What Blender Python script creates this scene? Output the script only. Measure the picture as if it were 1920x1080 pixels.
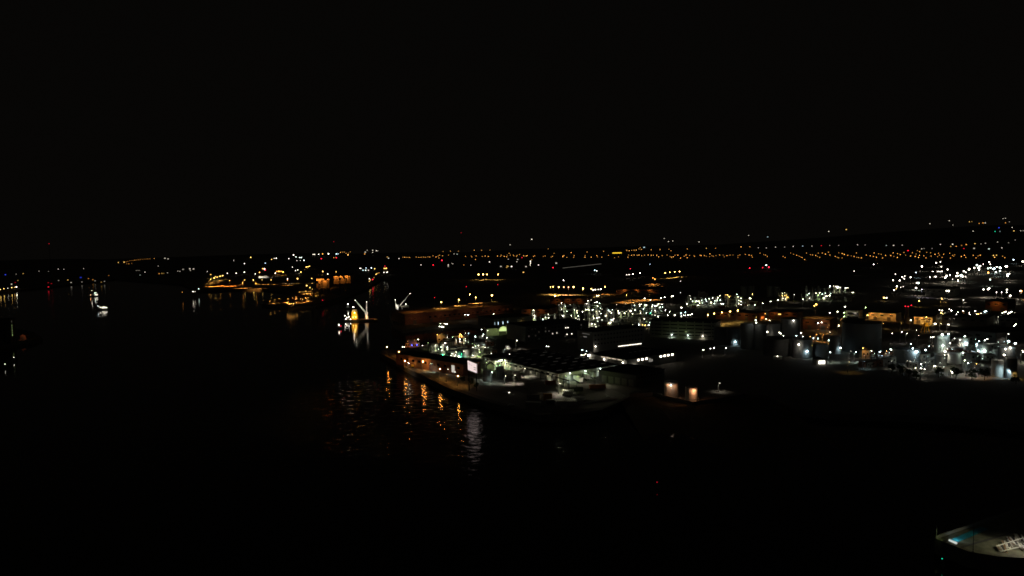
import bpy, bmesh, math, random
from mathutils import Vector, Matrix, Euler
random.seed(7)
sc = bpy.context.scene
for o in list(bpy.data.objects): bpy.data.objects.remove(o)
COL = sc.collection

# ------------------------------------------------------------------ camera
F_PX = 1280.0
PITCH, ROLL, CAMZ = math.radians(3.49), math.radians(1.2), 100.0
cam = bpy.data.cameras.new('camera'); cam.sensor_width = 36; cam.lens = 36*F_PX/1920
cam.clip_start = 1; cam.clip_end = 60000
co = bpy.data.objects.new('camera', cam); COL.objects.link(co)
RM = (Matrix.Rotation(math.radians(90)-PITCH, 3, 'X') @ Matrix.Rotation(-ROLL, 3, 'Z'))
co.matrix_world = Matrix.Translation((0, 0, CAMZ)) @ RM.to_4x4()
sc.camera = co

# ------------------------------------------------------------------ night sky, moonlight, exposure
w = bpy.data.worlds.new('World'); sc.world = w; w.use_nodes = True
nt = w.node_tree; bg = nt.nodes['Background']
bg.inputs['Strength'].default_value = 0.0019
tcw = nt.nodes.new('ShaderNodeTexCoord'); sep = nt.nodes.new('ShaderNodeSeparateXYZ'); rmp = nt.nodes.new('ShaderNodeValToRGB')
nt.links.new(tcw.outputs['Generated'], sep.inputs[0]); nt.links.new(sep.outputs['Z'], rmp.inputs[0]); nt.links.new(rmp.outputs[0], bg.inputs['Color'])
rmp.color_ramp.elements[0].color = (1.08, .92, .74, 1); rmp.color_ramp.elements[1].position = .45; rmp.color_ramp.elements[1].color = (1.0, .90, .76, 1)
sun = bpy.data.lights.new('moonlight', 'SUN'); sun.energy = 0.008; sun.angle = math.radians(0.5); sun.color = (1, .95, .86)
so = bpy.data.objects.new('moonlight', sun); COL.objects.link(so); so.rotation_euler = Euler((math.radians(52), 0, math.radians(-38)))
sc.view_settings.view_transform = 'Standard'; sc.view_settings.look = 'None'
sc.view_settings.exposure = 0; sc.view_settings.gamma = 1; sc.view_settings.use_curve_mapping = False
try:
    sc.cycles.use_denoising = True; sc.cycles.use_light_tree = True; sc.cycles.max_bounces = 5
    sc.cycles.sample_clamp_indirect = 3.0; sc.cycles.filter_width = 1.6; sc.cycles.caustics_reflective = False; sc.cycles.caustics_refractive = False
except Exception: pass

# ------------------------------------------------------------------ pixel of the photo -> point of the place
def ray(px, py):
    return (RM @ Vector(((px-960)/F_PX, -(py-540)/F_PX, -1))).normalized()
def at(px, py, z=4.0):                 # where the line of sight meets height z
    d = ray(px, py); t = (z-CAMZ)/min(d.z, -1e-4); return Vector((0, 0, CAMZ)) + d*t
def at_y(px, py, y):                   # where it meets the vertical plane y
    d = ray(px, py); return Vector((0, 0, CAMZ)) + d*(y/d.y)
def Z(ox, oy, s, pts): return [(ox+p[0]/s, oy+p[1]/s) + tuple(p[2:]) for p in pts]
GZ = 4.0

# ------------------------------------------------------------------ materials
MATS = {}
def mat(name, col, rough=.7, metal=0, var=.25, scale=.15, bump=0, spec=.3):
    if name in MATS: return MATS[name]
    m = bpy.data.materials.new(name); m.use_nodes = True; n = m.node_tree; b = n.nodes['Principled BSDF']
    b.inputs['Roughness'].default_value = rough; b.inputs['Metallic'].default_value = metal
    b.inputs['Specular IOR Level'].default_value = spec
    tc = n.nodes.new('ShaderNodeTexCoord'); ns = n.nodes.new('ShaderNodeTexNoise'); ns.inputs['Scale'].default_value = scale
    ns.inputs['Detail'].default_value = 6; n.links.new(tc.outputs['Object'], ns.inputs['Vector'])
    mx = n.nodes.new('ShaderNodeMix'); mx.data_type = 'RGBA'; n.links.new(ns.outputs['Fac'], mx.inputs['Factor'])
    mx.inputs['A'].default_value = (*[c*(1-var) for c in col], 1); mx.inputs['B'].default_value = (*[min(1, c*(1+var)) for c in col], 1)
    n.links.new(mx.outputs['Result'], b.inputs['Base Color'])
    if bump:
        bp = n.nodes.new('ShaderNodeBump'); bp.inputs['Strength'].default_value = bump; n.links.new(ns.outputs['Fac'], bp.inputs['Height'])
        n.links.new(bp.outputs['Normal'], b.inputs['Normal'])
    MATS[name] = m; return m
def emit(name, col, s):
    if name in MATS: return MATS[name]
    m = bpy.data.materials.new(name); m.use_nodes = True; n = m.node_tree; n.nodes.clear()
    e = n.nodes.new('ShaderNodeEmission'); o = n.nodes.new('ShaderNodeOutputMaterial'); e.inputs[0].default_value = (*col, 1); e.inputs[1].default_value = s
    n.links.new(e.outputs[0], o.inputs[0]); MATS[name] = m; return m
HUE = dict(S=(1, .42, .18), K=(1, .95, .62), A=(1, .44, .085), W=(1, .90, .72), C=(.80, 1, .86), B=(.66, .93, 1), O=(1, .40, .07), Y=(1, .60, .14), R=(1, .015, .04), G=(.02, 1, .5), L=(.05, .09, 1), P=(.85, .8, 1), V=(.72, 1, .35))
def glow(c, s): return emit('glow_%s_%g' % (c, s), HUE[c], s)
asphalt = mat('asphalt', (.085, .082, .078), .8, var=.45, scale=.05)
concrete = mat('concrete', (.20, .19, .17), .85, var=.35, scale=.08)
quaystone = mat('quay_concrete', (.14, .13, .12), .85, var=.35, scale=.2)
land_m = mat('dark_land', (.12, .11, .095), .9, var=.6, scale=.012)
grass_m = mat('grass_bank', (.085, .07, .038), .95, var=.5, scale=.08, bump=.4)
roof_d = mat('bitumen_roof', (.035, .035, .037), .8, var=.3)
roof_g = mat('grey_roof', (.12, .12, .12), .7, var=.3)
clad_g = mat('grey_cladding', (.24, .24, .23), .6, var=.2, scale=.12)
clad_p = mat('pale_cladding', (.42, .41, .36), .6, var=.2, scale=.12)
clad_d = mat('dark_cladding', (.10, .10, .10), .6, var=.3)
brick_m = mat('red_brick', (.20, .10, .07), .85, var=.3, scale=.3)
tank_w = mat('white_tank_paint', (.50, .50, .48), .5, var=.18, scale=.1)
tank_d = mat('black_tank_paint', (.07, .07, .07), .6, var=.3, scale=.1)
tank_g = mat('grey_tank_paint', (.16, .165, .17), .5, var=.25, scale=.1)
steel = mat('steel', (.22, .22, .22), .5, .4, var=.3)
steel_d = mat('dark_steel', (.05, .05, .05), .6, .3, var=.3)
white_p = mat('white_paint', (.72, .72, .69), .5, var=.15)
yellow_p = mat('yellow_paint', (.62, .38, .05), .5, var=.2)
blue_p = mat('turquoise_paint', (.03, .26, .34), .4, var=.5, scale=1.2)
glass_d = mat('dark_glass', (.02, .022, .025), .08, spec=.5)
leaf_m = mat('leaves', (.05, .075, .03), .8, var=.5, scale=1.5)
bark_m = mat('bark', (.09, .065, .045), .9)
sand_m = mat('cargo', (.30, .20, .12), .9, var=.5, scale=.2)
rubber = mat('rubber', (.02, .02, .02), .8)
def water_mat():
    m = bpy.data.materials.new('river_water'); m.use_nodes = True; n = m.node_tree; b = n.nodes['Principled BSDF']
    b.inputs['Base Color'].default_value = (.003, .004, .004, 1); b.inputs['Roughness'].default_value = .06; b.inputs['IOR'].default_value = 1.33
    g = n.nodes.new('ShaderNodeNewGeometry'); mp = n.nodes.new('ShaderNodeMapping'); mp.inputs['Rotation'].default_value = (0, 0, math.radians(14)); mp.inputs['Scale'].default_value = (.78, 1, 1)
    n.links.new(g.outputs['Position'], mp.inputs['Vector'])
    a = n.nodes.new('ShaderNodeTexNoise'); a.inputs['Scale'].default_value = .22; a.inputs['Detail'].default_value = 5; a.inputs['Roughness'].default_value = .5; a.inputs['Distortion'].default_value = .4
    n.links.new(mp.outputs[0], a.inputs['Vector'])
    bp = n.nodes.new('ShaderNodeBump'); bp.inputs['Strength'].default_value = 1
    # a breeze ruffles the water off the river quay; the basins beyond lie calm
    sx = n.nodes.new('ShaderNodeVectorMath'); sx.operation = 'DISTANCE'; sx.inputs[1].default_value = (-48, 420, 0); mr = n.nodes.new('ShaderNodeMapRange'); n.links.new(g.outputs['Position'], sx.inputs[0]); n.links.new(sx.outputs['Value'], mr.inputs['Value'])
    for i_, v_ in zip(range(1, 5), (95, 165, .50, .10)): mr.inputs[i_].default_value = v_
    n.links.new(mr.outputs[0], bp.inputs['Distance'])
    n.links.new(a.outputs['Fac'], bp.inputs['Height']); n.links.new(bp.outputs[0], b.inputs['Normal']); return m
water_m = water_mat()

# ------------------------------------------------------------------ mesh helpers
class MB:
    def __init__(s): s.v, s.f, s.m, s.mats = [], [], [], []
    def mi(s, m):
        if m not in s.mats: s.mats.append(m)
        return s.mats.index(m)
    def add(s, vs, fs, m):
        k = len(s.v); i = s.mi(m); s.v += [tuple(v) for v in vs]
        for f in fs: s.f.append([k+j for j in f]); s.m.append(i)
        return s
    def box(s, c, d, m, rz=0, taper=1):
        x, y, z = (q/2 for q in d); R = Matrix.Rotation(rz, 3, 'Z'); c = Vector(c)
        vs = [c + R @ Vector((sx*x*(taper if sz > 0 else 1), sy*y*(taper if sz > 0 else 1), sz*z)) for sz in (-1, 1) for sx, sy in ((-1, -1), (1, -1), (1, 1), (-1, 1))]
        return s.add(vs, [(3, 2, 1, 0), (4, 5, 6, 7), (0, 1, 5, 4), (1, 2, 6, 5), (2, 3, 7, 6), (3, 0, 4, 7)], m)
    def tube(s, a, b, r, m, r2=None, n=6, caps=True):
        a, b = Vector(a), Vector(b); r2 = r if r2 is None else r2; d = (b-a).normalized()
        u = d.orthogonal().normalized(); q = d.cross(u)
        vs = [p + (u*math.cos(t)+q*math.sin(t))*rr for p, rr in ((a, r), (b, r2)) for t in [2*math.pi*i/n for i in range(n)]]
        fs = [(i, (i+1) % n, n+(i+1) % n, n+i) for i in range(n)]
        if caps: fs += [tuple(range(n-1, -1, -1)), tuple(range(n, 2*n))]
        return s.add(vs, fs, m)
    def prism(s, pts, z0, z1, m, top=None, bottom=True):
        n = len(pts); A = sum(pts[i][0]*pts[(i+1) % n][1]-pts[(i+1) % n][0]*pts[i][1] for i in range(n))
        if A < 0: pts = pts[::-1]
        vs = [(p[0], p[1], z0) for p in pts]+[(p[0], p[1], z1) for p in pts]
        s.add(vs, [(i, (i+1) % n, n+(i+1) % n, n+i) for i in range(n)], m)
        s.add(vs, [tuple(range(n, 2*n))] + ([tuple(range(n-1, -1, -1))] if bottom else []), top or m); return s
    def ball(s, c, r, m, seg=8, rings=5, sz=1):
        c = Vector(c); vs = [c+Vector((0, 0, r*sz))]
        for i in range(1, rings):
            t = math.pi*i/rings
            vs += [c+Vector((r*math.sin(t)*math.cos(2*math.pi*j/seg), r*math.sin(t)*math.sin(2*math.pi*j/seg), r*sz*math.cos(t))) for j in range(seg)]
        vs.append(c-Vector((0, 0, r*sz))); fs = [(0, 1+j, 1+(j+1) % seg) for j in range(seg)]
        for i in range(rings-2):
            for j in range(seg):
                a = 1+i*seg+j; b = 1+i*seg+(j+1) % seg; fs.append((a, a+seg, b+seg, b))
        k = 1+(rings-2)*seg; L = len(vs)-1; fs += [(k+j, L, k+(j+1) % seg) for j in range(seg)]
        return s.add(vs, fs, m)
    def mesh(s, name):
        me = bpy.data.meshes.new(name); me.from_pydata(s.v, [], s.f)
        for m in s.mats: me.materials.append(m)
        me.polygons.foreach_set('material_index', s.m); me.update(); return me
    def build(s, name, parent=None, loc=None):
        return link(name, s.mesh(name), parent, loc)
def link(name, data, parent=None, loc=None, rz=0):
    o = bpy.data.objects.new(name, data); COL.objects.link(o)
    if parent is not None: o.parent = parent
    if loc is not None: o.location = loc
    if rz: o.rotation_euler = (0, 0, rz)
    return o
def tag(o, label=None, cat=None, group=None, kind=None):
    if label: o['label'] = label
    if cat: o['category'] = cat
    if group: o['group'] = group
    if kind: o['kind'] = kind
    return o
def thing(name, loc, label, cat, group=None, rz=0):
    return tag(link(name, None, None, loc, rz), label, cat, group)
CACHE = {}
def cached(key, fn):
    if key not in CACHE: CACHE[key] = fn()
    return CACHE[key]
def structure(name, mb): return tag(mb.build(name), kind='structure')
def add_light(parent, loc, col, power, r=.3, aim=(0, 0, -1), cone=132):   # a spot for a shielded luminaire or an added wash: throws its light down (or where it is aimed)
    l = bpy.data.lights.new('lamp_or_fill_light', 'SPOT'); l.energy = power; l.color = HUE[col]; l.shadow_soft_size = r
    l.spot_size = math.radians(cone); l.spot_blend = .7
    o = link('lamp_or_fill_light', l, parent, loc); o.rotation_euler = Vector(aim).to_track_quat('-Z', 'Y').to_euler()
    return o

# ------------------------------------------------------------------ setting: water, land, hills
structure('water', MB().add([(-16000, -300, 0), (16000, -300, 0), (16000, 14000, 0), (-16000, 14000, 0)], [(0, 1, 2, 3)], water_m))
SHORE = [(-60, 549), (60, 541), (150, 531), (215, 523), (340, 532), (372, 545), (480, 541), (530, 546), (545, 550), (505, 561), (490, 570), (540, 575), (592, 573), (640, 561), (668, 548), (690, 540), (706, 529), (716, 522),
 (727, 524), (733, 560), (731, 592), (738, 608), (755, 619), (800, 613), (880, 607), (912, 612), (905, 622), (830, 637), (800, 646), (762, 656), (718, 656), (712, 661), (760, 688), (800, 708), (845, 730), (900, 749), (960, 766), (1010, 778),
 (1080, 776), (1130, 768), (1165, 752), (1180, 744), (1225, 742), (1260, 751), (1300, 760), (1345, 754), (1400, 744), (1440, 748), (1480, 765), (1560, 774), (1640, 776), (1700, 778), (1800, 784), (1920, 796), (2150, 806)]
pts = [(-9000, 2600)] + [tuple(at(*p, GZ)[:2]) for p in SHORE] + [(9000, 420), (15000, 13500), (-15000, 13500)]
structure('land', MB().prism(pts, -2, GZ, quaystone, top=land_m, bottom=False))
def hill_h(x, y):
    px = 960+1280*x/max(y, 1); e = max(0, min(1, (y-6300)/3600)); e = e*e*(3-2*e)
    k = max(0, min(1, (px-1150)/750)); k = k*k*(3-2*k)
    return 3.0 + e*(28+205*k+16*math.sin(x*.0011)+11*math.sin(x*.0029+1))
mb = MB(); nx, ny = 90, 24; vs = []
for j in range(ny+1):
    for i in range(nx+1):
        y = 6300+(13000-6300)*j/ny; x = (-1.15+2.5*i/nx)*y; vs.append((x, y, hill_h(x, y)))
mb.add(vs, [(j*(nx+1)+i, j*(nx+1)+i+1, (j+1)*(nx+1)+i+1, (j+1)*(nx+1)+i) for j in range(ny) for i in range(nx)], land_m)
structure('hills', mb)
def at_far(px, py, h):                 # the line of sight down to h metres above the far ground or the hillside
    d = ray(px, py); o = Vector((0, 0, CAMZ)); t = 1200.0
    while t < 11500:
        p = o+d*t; g = hill_h(p.x, p.y) if p.y > 6300 else GZ
        if p.z <= g+h: return p, max(g, GZ if p.y < 6300 else g)
        t += 20
    p = o+d*9000; return p, (hill_h(p.x, p.y))
# quay apron, roads, yards (sheets a few mm apart)
def sheet(name, pix, z, m): return structure(name, MB().add([at(*p, z) for p in pix], [tuple(range(len(pix)))], m))
sheet('quay_apron', [(722, 661), (770, 687), (808, 705), (850, 726), (903, 744), (962, 761), (1010, 773), (1060, 768), (1000, 742), (950, 728), (900, 712), (850, 694), (800, 678), (760, 663)][::-1], GZ+.004, concrete)
sheet('yard_paving', [(1000, 742), (1060, 768), (1128, 764), (1160, 751), (1175, 742), (1130, 722), (1100, 712), (1040, 712), (990, 700), (975, 712)], GZ+.004, concrete)
sheet('harbour_road', [(1590, 668), (1595, 684), (1650, 684), (1720, 690), (1765, 700), (1768, 692), (1730, 680), (1660, 671)], GZ+.004, asphalt)
sheet('parking_ground', [(915, 626), (925, 655), (990, 650), (992, 630), (960, 622)], GZ+.004, asphalt)
sheet('warehouse_road', [(1590, 594), (1605, 604), (1690, 606), (1760, 604), (1760, 596), (1690, 592)], GZ+.004, concrete)
sheet('ore_quay', [(372, 542), (395, 527), (480, 527), (540, 531), (540, 538), (470, 538)], GZ+.004, sand_m)
sheet('coal_yard', [(500, 565), (545, 571), (592, 570), (640, 556), (600, 541), (545, 553)], GZ+.004, sand_m)
# embankment below the flood wall, its foot drawn out to hide tank reflections
top = [(1165, 752), (1180, 744), (1225, 742), (1260, 751), (1300, 760), (1345, 754), (1400, 744), (1440, 748), (1480, 765)]
mb = MB(); vs = []
rows = 9
for k in range(rows+1):
    for p in top:
        q = at(*p, GZ); t = k/rows; vs.append((q.x+random.uniform(-.3, .3)*(0 < k), q.y-1.0-104*t**1.6, GZ-.1-4.6*t**.8+random.uniform(-.15, .15)*(0 < k)))
n = len(top); mb.add(vs, [(k*n+i+n, k*n+i+1+n, k*n+i+1, k*n+i) for k in range(rows) for i in range(n-1)], grass_m)
structure('embankment', mb)
fw = thing('flood_wall', at(1300, 760), 'low dark concrete flood wall curving below the two lamp-lit round tanks', 'wall')
for a, b in zip(top[1:-1], top[2:]):
    A, B = at(*a), at(*b); c = (A+B)/2-fw.location; d = B-A
    MB().box((c.x, c.y+.6, 1.0), (d.length-.05, .5, 2.0), quaystone, math.atan2(d.y, d.x)).build('wall_segment', fw)

# ------------------------------------------------------------------ lamps
def head_mesh(): return MB().ball((0, 0, 0), 1, None, 8, 5, .8)
def lamp_head(c, s):
    def f():
        mb = MB(); mb.ball((0, 0, 0), 1, glow(c, s), 8, 5, .75); return mb.mesh('lamp_head')
    return cached(('head', c, s), f)
def pole_mesh(h):
    def f():
        mb = MB(); mb.tube((0, 0, 0), (0, 0, h), .16, steel, .09); mb.tube((0, 0, 0), (0, 0, .9), .3, steel); mb.tube((0, 0, h), (.8, -.9, h+.25), .07, steel); return mb.mesh('pole')
    return cached(('pole', round(h, 1)), f)
def lamp(px, py, c='W', size=6, h=10, s=30, name='floodlight_mast', label='', cat='floodlight', group=None, power=0, z0=GZ):
    p = at(px, py, z0+h); r = p.y/F_PX*.125*size
    root = thing(name, (p.x-.8, p.y+.9, z0), label, cat, group)
    link('pole', pole_mesh(h-.35), root)
    hd = link('lamp_head', lamp_head(c, s), root, (.8, -.9, h)); hd.scale = (r,)*3
    if power: add_light(root, (.8, -.9, h-r-.4), c, power, .4)
    return root
def lamps(pl, c, size, h, label, name='floodlight_mast', cat='floodlight', group=None, s=30, power=0):
    for p in pl:
        cc = p[2] if len(p) > 2 else c; cc = random.choice((cc, cc, cc, 'W', 'K')) if cc in 'WC' else cc
        lamp(p[0], p[1], cc, (p[3] if len(p) > 3 else size)*random.uniform(.75, 1.1), h*random.uniform(.92, 1.08), s, name, label, cat, group or label, power)
def far_lamp_mesh(c, r, s, h):
    def f():
        mb = MB(); mb.tube((0, 0, 0), (0, 0, h), .3, steel_d, .2, 4); mb.ball((0, 0, h), r, glow(c, s), 6, 4); return mb.mesh('street_lamp')
    return cached(('far', c, r, s, h), f)
def far_lamps(pl, c, size, label, group, s=1.6, h=12, name='street_lamp', cat='street lamp', pool=0):
    if group == 'MASS':                # past the limit of single ones: joined
        mb = MB()
        for p in pl:
            q, g = at_far(p[0], p[1], h); r = q.y/F_PX*.19*size; mb.tube(q-Vector((0, 0, h)), q, .3, steel_d, .2, 4); mb.ball(q, r, glow(c, round(s*random.choice((.45, .7, 1, 1.5)), 3)), 6, 4)
        return tag(mb.build('distant_street_lamps'), label, 'street lamps', None, 'stuff')
    for p in pl:
        cc = p[2] if len(p) > 2 else c; sz = p[3] if len(p) > 3 else size
        q, g = at_far(p[0], p[1], h); r = max(.5, round(q.y/F_PX*.19*sz*2)/2)
        o = tag(link(name, far_lamp_mesh(cc, r, s*random.choice((.45, .7, 1, 1.5)), h), None, (q.x, q.y, q.z-h)), label, cat, group)
        if pool: add_light(o, (0, 0, h-r-.5), cc, pool, .5)

# ------------------------------------------------------------------ buildings
class Hall:
    """a rectangular building seen at its front corner F; L and R are the far ends of its two faces; pixels are roof corners at height z"""
    def __init__(s, name, label, F, L, R, z, wall, roof, cat='building', group=None, base=GZ, square=True):
        s.F, s.L, s.R = (at(*p, z) for p in (F, L, R)); s.z, s.base = z, base
        if square:
            a = (s.R-s.F).normalized(); b = s.L-s.F
            b2 = b-a*b.dot(a); s.L = s.F+b2.normalized()*b.length
        s.B = s.L+s.R-s.F
        for q in (s.F, s.L, s.R, s.B): q.z = base
        s.c = (s.F+s.B)/2; s.root = thing(name, s.c, label, cat, group)
        loc = lambda q, k=1: ((q-s.c)*k).xy
        P = [s.F, s.R, s.B, s.L]
        MB().prism([loc(q) for q in P], 0, z-base, wall).build('wall', s.root)
        P2 = [q+(q-s.c).normalized()*.5 for q in P]
        m = MB().prism([loc(q) for q in P2], z-base+.003, z-base+.45, roof)
        m.build('roof', s.root)
    def face(s, side):
        a = (s.R if side == 'R' else s.L)-s.F; n = Vector((a.y, -a.x, 0)) if side == 'R' else Vector((-a.y, a.x, 0)); return a, n.normalized()
    def pt(s, side, u, h, off): a, n = s.face(side); return s.F+a*u+n*off+Vector((0, 0, h))
    def u_of(s, side, px, h=0):        # share of the face at a pixel column
        a, n = s.face(side); best = min(range(401), key=lambda k: abs(proj(s.F+a*k/400+Vector((0, 0, h)))[0]-px)); return best/400
    def panel(s, name, side, u, h, w, hh, m, t=.25, off=0):
        a, n = s.face(side); ang = math.atan2(a.y, a.x)
        me = cached(('panel', round(w, 2), round(hh, 2), m.name, t), lambda: MB().box((0, 0, 0), (w, t, hh), m).mesh(name))
        return link(name, me, s.root, s.pt(side, u, h, off+t*.4)-s.c, ang)
    def lamp(s, side, u, h, c='W', r=.4, off=1.2, st=30, power=0, name='wall_lamp'):
        p = s.pt(side, u, h, off)-s.c; a, n = s.face(side)
        o = link(name, lamp_head(c, st), s.root, p); o.scale = (r,)*3
        MB().tube(p-n*off*.95, p-n*r*.5, .08, steel).build('lamp_bracket', s.root)
        if power: add_light(s.root, p+n*.5-Vector((0, 0, r+.3)), c, power, .3)
    def top(s, name, u, v, d, m, hz=0):   # something on the roof
        p = s.F+(s.R-s.F)*u+(s.L-s.F)*v-s.c; a, n = s.face('R')
        me = cached(('top', d, m.name), lambda: MB().box((0, 0, d[2]/2), d, m).mesh(name))
        return link(name, me, s.root, (p.x, p.y, s.z-s.base+.448+hz), math.atan2(a.y, a.x))
RMI = RM.transposed()
def proj(p):
    q = RMI @ (Vector(p)-Vector((0, 0, CAMZ))); return 960+F_PX*q.x/-q.z, 540-F_PX*q.y/-q.z

# A: the great warehouse with the skylights
A = Hall('warehouse', 'wide black flat-roofed warehouse with rows of skylights and green-lit eaves', (1048, 701), (965, 662), (1158, 684), GZ+6, clad_p, roof_d)
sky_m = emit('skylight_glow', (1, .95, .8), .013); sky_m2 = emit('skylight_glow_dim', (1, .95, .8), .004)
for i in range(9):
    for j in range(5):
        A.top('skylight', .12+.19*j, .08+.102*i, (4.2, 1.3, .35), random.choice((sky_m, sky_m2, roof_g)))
for px in (1066, 1095, 1123, 1151): A.lamp('R', A.u_of('R', px, 5.6), 5.5, 'C', .32, 1.6, 26, 900)
for u in (.1, .3, .5, .7, .88):
    A.lamp('L', u, 3.2, 'W', .14, 2.2, 8, 420); add_light(A.root, A.pt('L', u, 2.6, 4.5)-A.c, 'K', 330, .4, -A.face('L')[1]+Vector((0, 0, .35)), 140)  # assumed lamps behind the pipe bridge, plus added spots to light this wall
A.lamp('R', .015, 5.3, 'V', .16, 6.5, 10)  # added long-bracket lamp; with the next two spots it lights the trailers
add_light(A.root, A.pt('R', -.03, 5.0, 9)-A.c, 'V', 1500, .4, A.face('R')[0].normalized()*1.0+Vector((0, 0, -.22)), 100)
add_light(A.root, A.pt('R', .12, 5.2, 22)-A.c, 'W', 1300, .4, -A.face('R')[1]+A.face('R')[0].normalized()*.6+Vector((0, 0, -.25)), 110)
for k in range(7): A.panel('loading_door', 'R', .1+.12*k, 2.0, 3.2, 3.8, clad_g, .2)
for k in range(14): A.panel('window', 'L', .06+.066*k, 4.4, 3.4, 1.0, glass_d, .15)
# pipe bridge before the left wall
pb = thing('pipe_bridge', at(1040, 712), 'dark pipe bridge on steel posts running along the lit warehouse wall', 'pipe bridge')
a, b = at(984, 690, GZ+5), at(1067, 714, GZ+5); dv = b-a
for k in range(4):
    off = Vector((0, -.5*k, .28*(k % 2)))
    MB().tube(a+off-pb.location, b+off-pb.location, .22, steel_d).build('pipe', pb)
for k in range(9):
    p = a+dv*(k/8)-pb.location; MB().box((p.x, p.y-.8, 2.4), (.35, 2.2, 4.8), steel_d).build('post', pb)
# B
Bh = Hall('warehouse', 'dark flat warehouse with seven bright square windows under the eave', (1175, 675), (1123, 661), (1268, 660), GZ+8, clad_g, roof_d)
win_w = glow('W', 7.0)
for px in (1197, 1204.5, 1212, 1239, 1246, 1253, 1260.5): Bh.panel('window', 'R', Bh.u_of('R', px, 7), 6.5, 1.9, 1.2, win_w)
for px in (1131, 1141, 1151, 1162): Bh.panel('light_strip', 'L', Bh.u_of('L', px, 7), 7.2, 4.6, .35, emit('strip_glow', (1, .85, .6), 1.3), .2)
for px, r in ((1135, .42), (1170, .42)): Bh.lamp('L', Bh.u_of('L', px, 6), 5.8, 'W', r, 1.3, 28, 900)
Bh.lamp('L', .985, 6.8, 'W', .95, 1.2, 26, 1200)
for u in (.2, .5, .8): Bh.panel('loading_door', 'L', u, 2.2, 3.4, 4.2, clad_d, .2)
Bh.lamp('R', .14, 3.0, 'W', .42, 1.2, 28, 700)
for k in range(5): Bh.top('skylight', .45+.1*k, .5, (2.4, 1.0, .35), sky_m2)
for k in range(4): Bh.top('roof_vent', .2+.15*k, .3, (1.4, 1.4, 1.0), roof_g)
tc = bpy.data.curves.new('lettering', 'FONT'); tc.body = 'Rn'; tc.size = 4.2; tc.extrude = .05; tc.materials.append(emit('letter_glow', (1, .93, .8), .35))
aa, nn = Bh.face('R'); to_ = bpy.data.objects.new('lettering', tc); tm = bpy.data.meshes.new_from_object(to_); bpy.data.objects.remove(to_); t = link('lettering', tm, Bh.root, Bh.pt('R', Bh.u_of('R', 1216, 5), 3.6, .25)-Bh.c); t.rotation_euler = (math.pi/2, 0, math.atan2(aa.y, aa.x))
# C tall grey block
Ch = Hall('office_block', 'tall plain grey block with a small sign high on its narrow end', (1112, 623), (1087, 618), (1208, 613), GZ+18, clad_g, roof_d)
Ch.panel('sign', 'L', .45, 15.6, 11, .45, emit('sign_glow', (1, .95, .85), .09)); Ch.panel('sign', 'L', .5, 12.8, 5, .8, emit('sign_glow2', (1, .95, .85), .13))
for k in range(9): Ch.panel('light_strip', 'R', .50+.052*k, 2.6, 2.6, .55, emit('strip_glow3', (1, .92, .75), 3.0), .2)
Ch.lamp('R', .03, 5.2, 'W', .38, 1.0, 25, 300)
for k in range(16):
    for j in range(3): Ch.panel('window', 'R', .04+.06*k, 7+4*j, 1.6, 1.3, glass_d, .12)
for k in range(3): Ch.top('roof_vent', .2+.27*k, .5, (3, 2, 1.6), roof_g)
# D long dark block with small windows
Dh = Hall('office_block', 'long dark block with many tiny dim windows and two white lights', (985, 613), (972, 605), (1103, 603), GZ+16, clad_d, roof_d)
dimw = [emit('window_dim_%d' % k, (1, .92, .75), s_) for k, s_ in enumerate((.005, .015, .04))]
for k in range(18):
    for j in range(4): Dh.panel('window', 'R', .05+.052*k, 3+3.4*j, 1.4, 1.5, random.choice([glass_d]*9+dimw), .12)
for px, h in ((1061, 11), (1065, 11), (1063, 4.2), (1072, 4.2)): Dh.panel('window', 'R', Dh.u_of('R', px, h), h+.6, .9, .9, glow('W', 3.0), .3)
for px, h in ((1036, 6.2), (1044, 6.6)): Dh.panel('window', 'R', Dh.u_of('R', px, h), h+.6, .9, 1.3, glow('W', .8), .3)
# E block with floor bands
Eh = Hall('office_block', 'broad olive-lit block with horizontal floor bands beside the pair of round tanks', (1342, 605), (1236, 597), (1352, 600), GZ+17, clad_p, roof_d)
for j in range(5):
    Eh.panel('floor_band', 'L', .5, 1.6+3.4*j, (Eh.L-Eh.F).length*.98, .7, clad_g, .5)
    Eh.panel('window_band', 'L', .5, 3.3+3.4*j, (Eh.L-Eh.F).length*.95, 1.2, glass_d, .1)
    for k in range(8): Eh.panel('pilaster', 'L', .06+.125*k, 3.3+3.4*j, .8, 1.9, clad_p, .3)
for px, c in ((1260, 'C'), (1290.5, 'C'), (1318, 'W')): Eh.lamp('L', Eh.u_of('L', px, 3), 3.4, c, .38, 1.6, 26, 900)
add_light(Eh.root, Eh.pt('L', .5, 5, 16)-Eh.c, 'V', 450, 1, -Eh.face('L')[1], 150)
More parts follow.
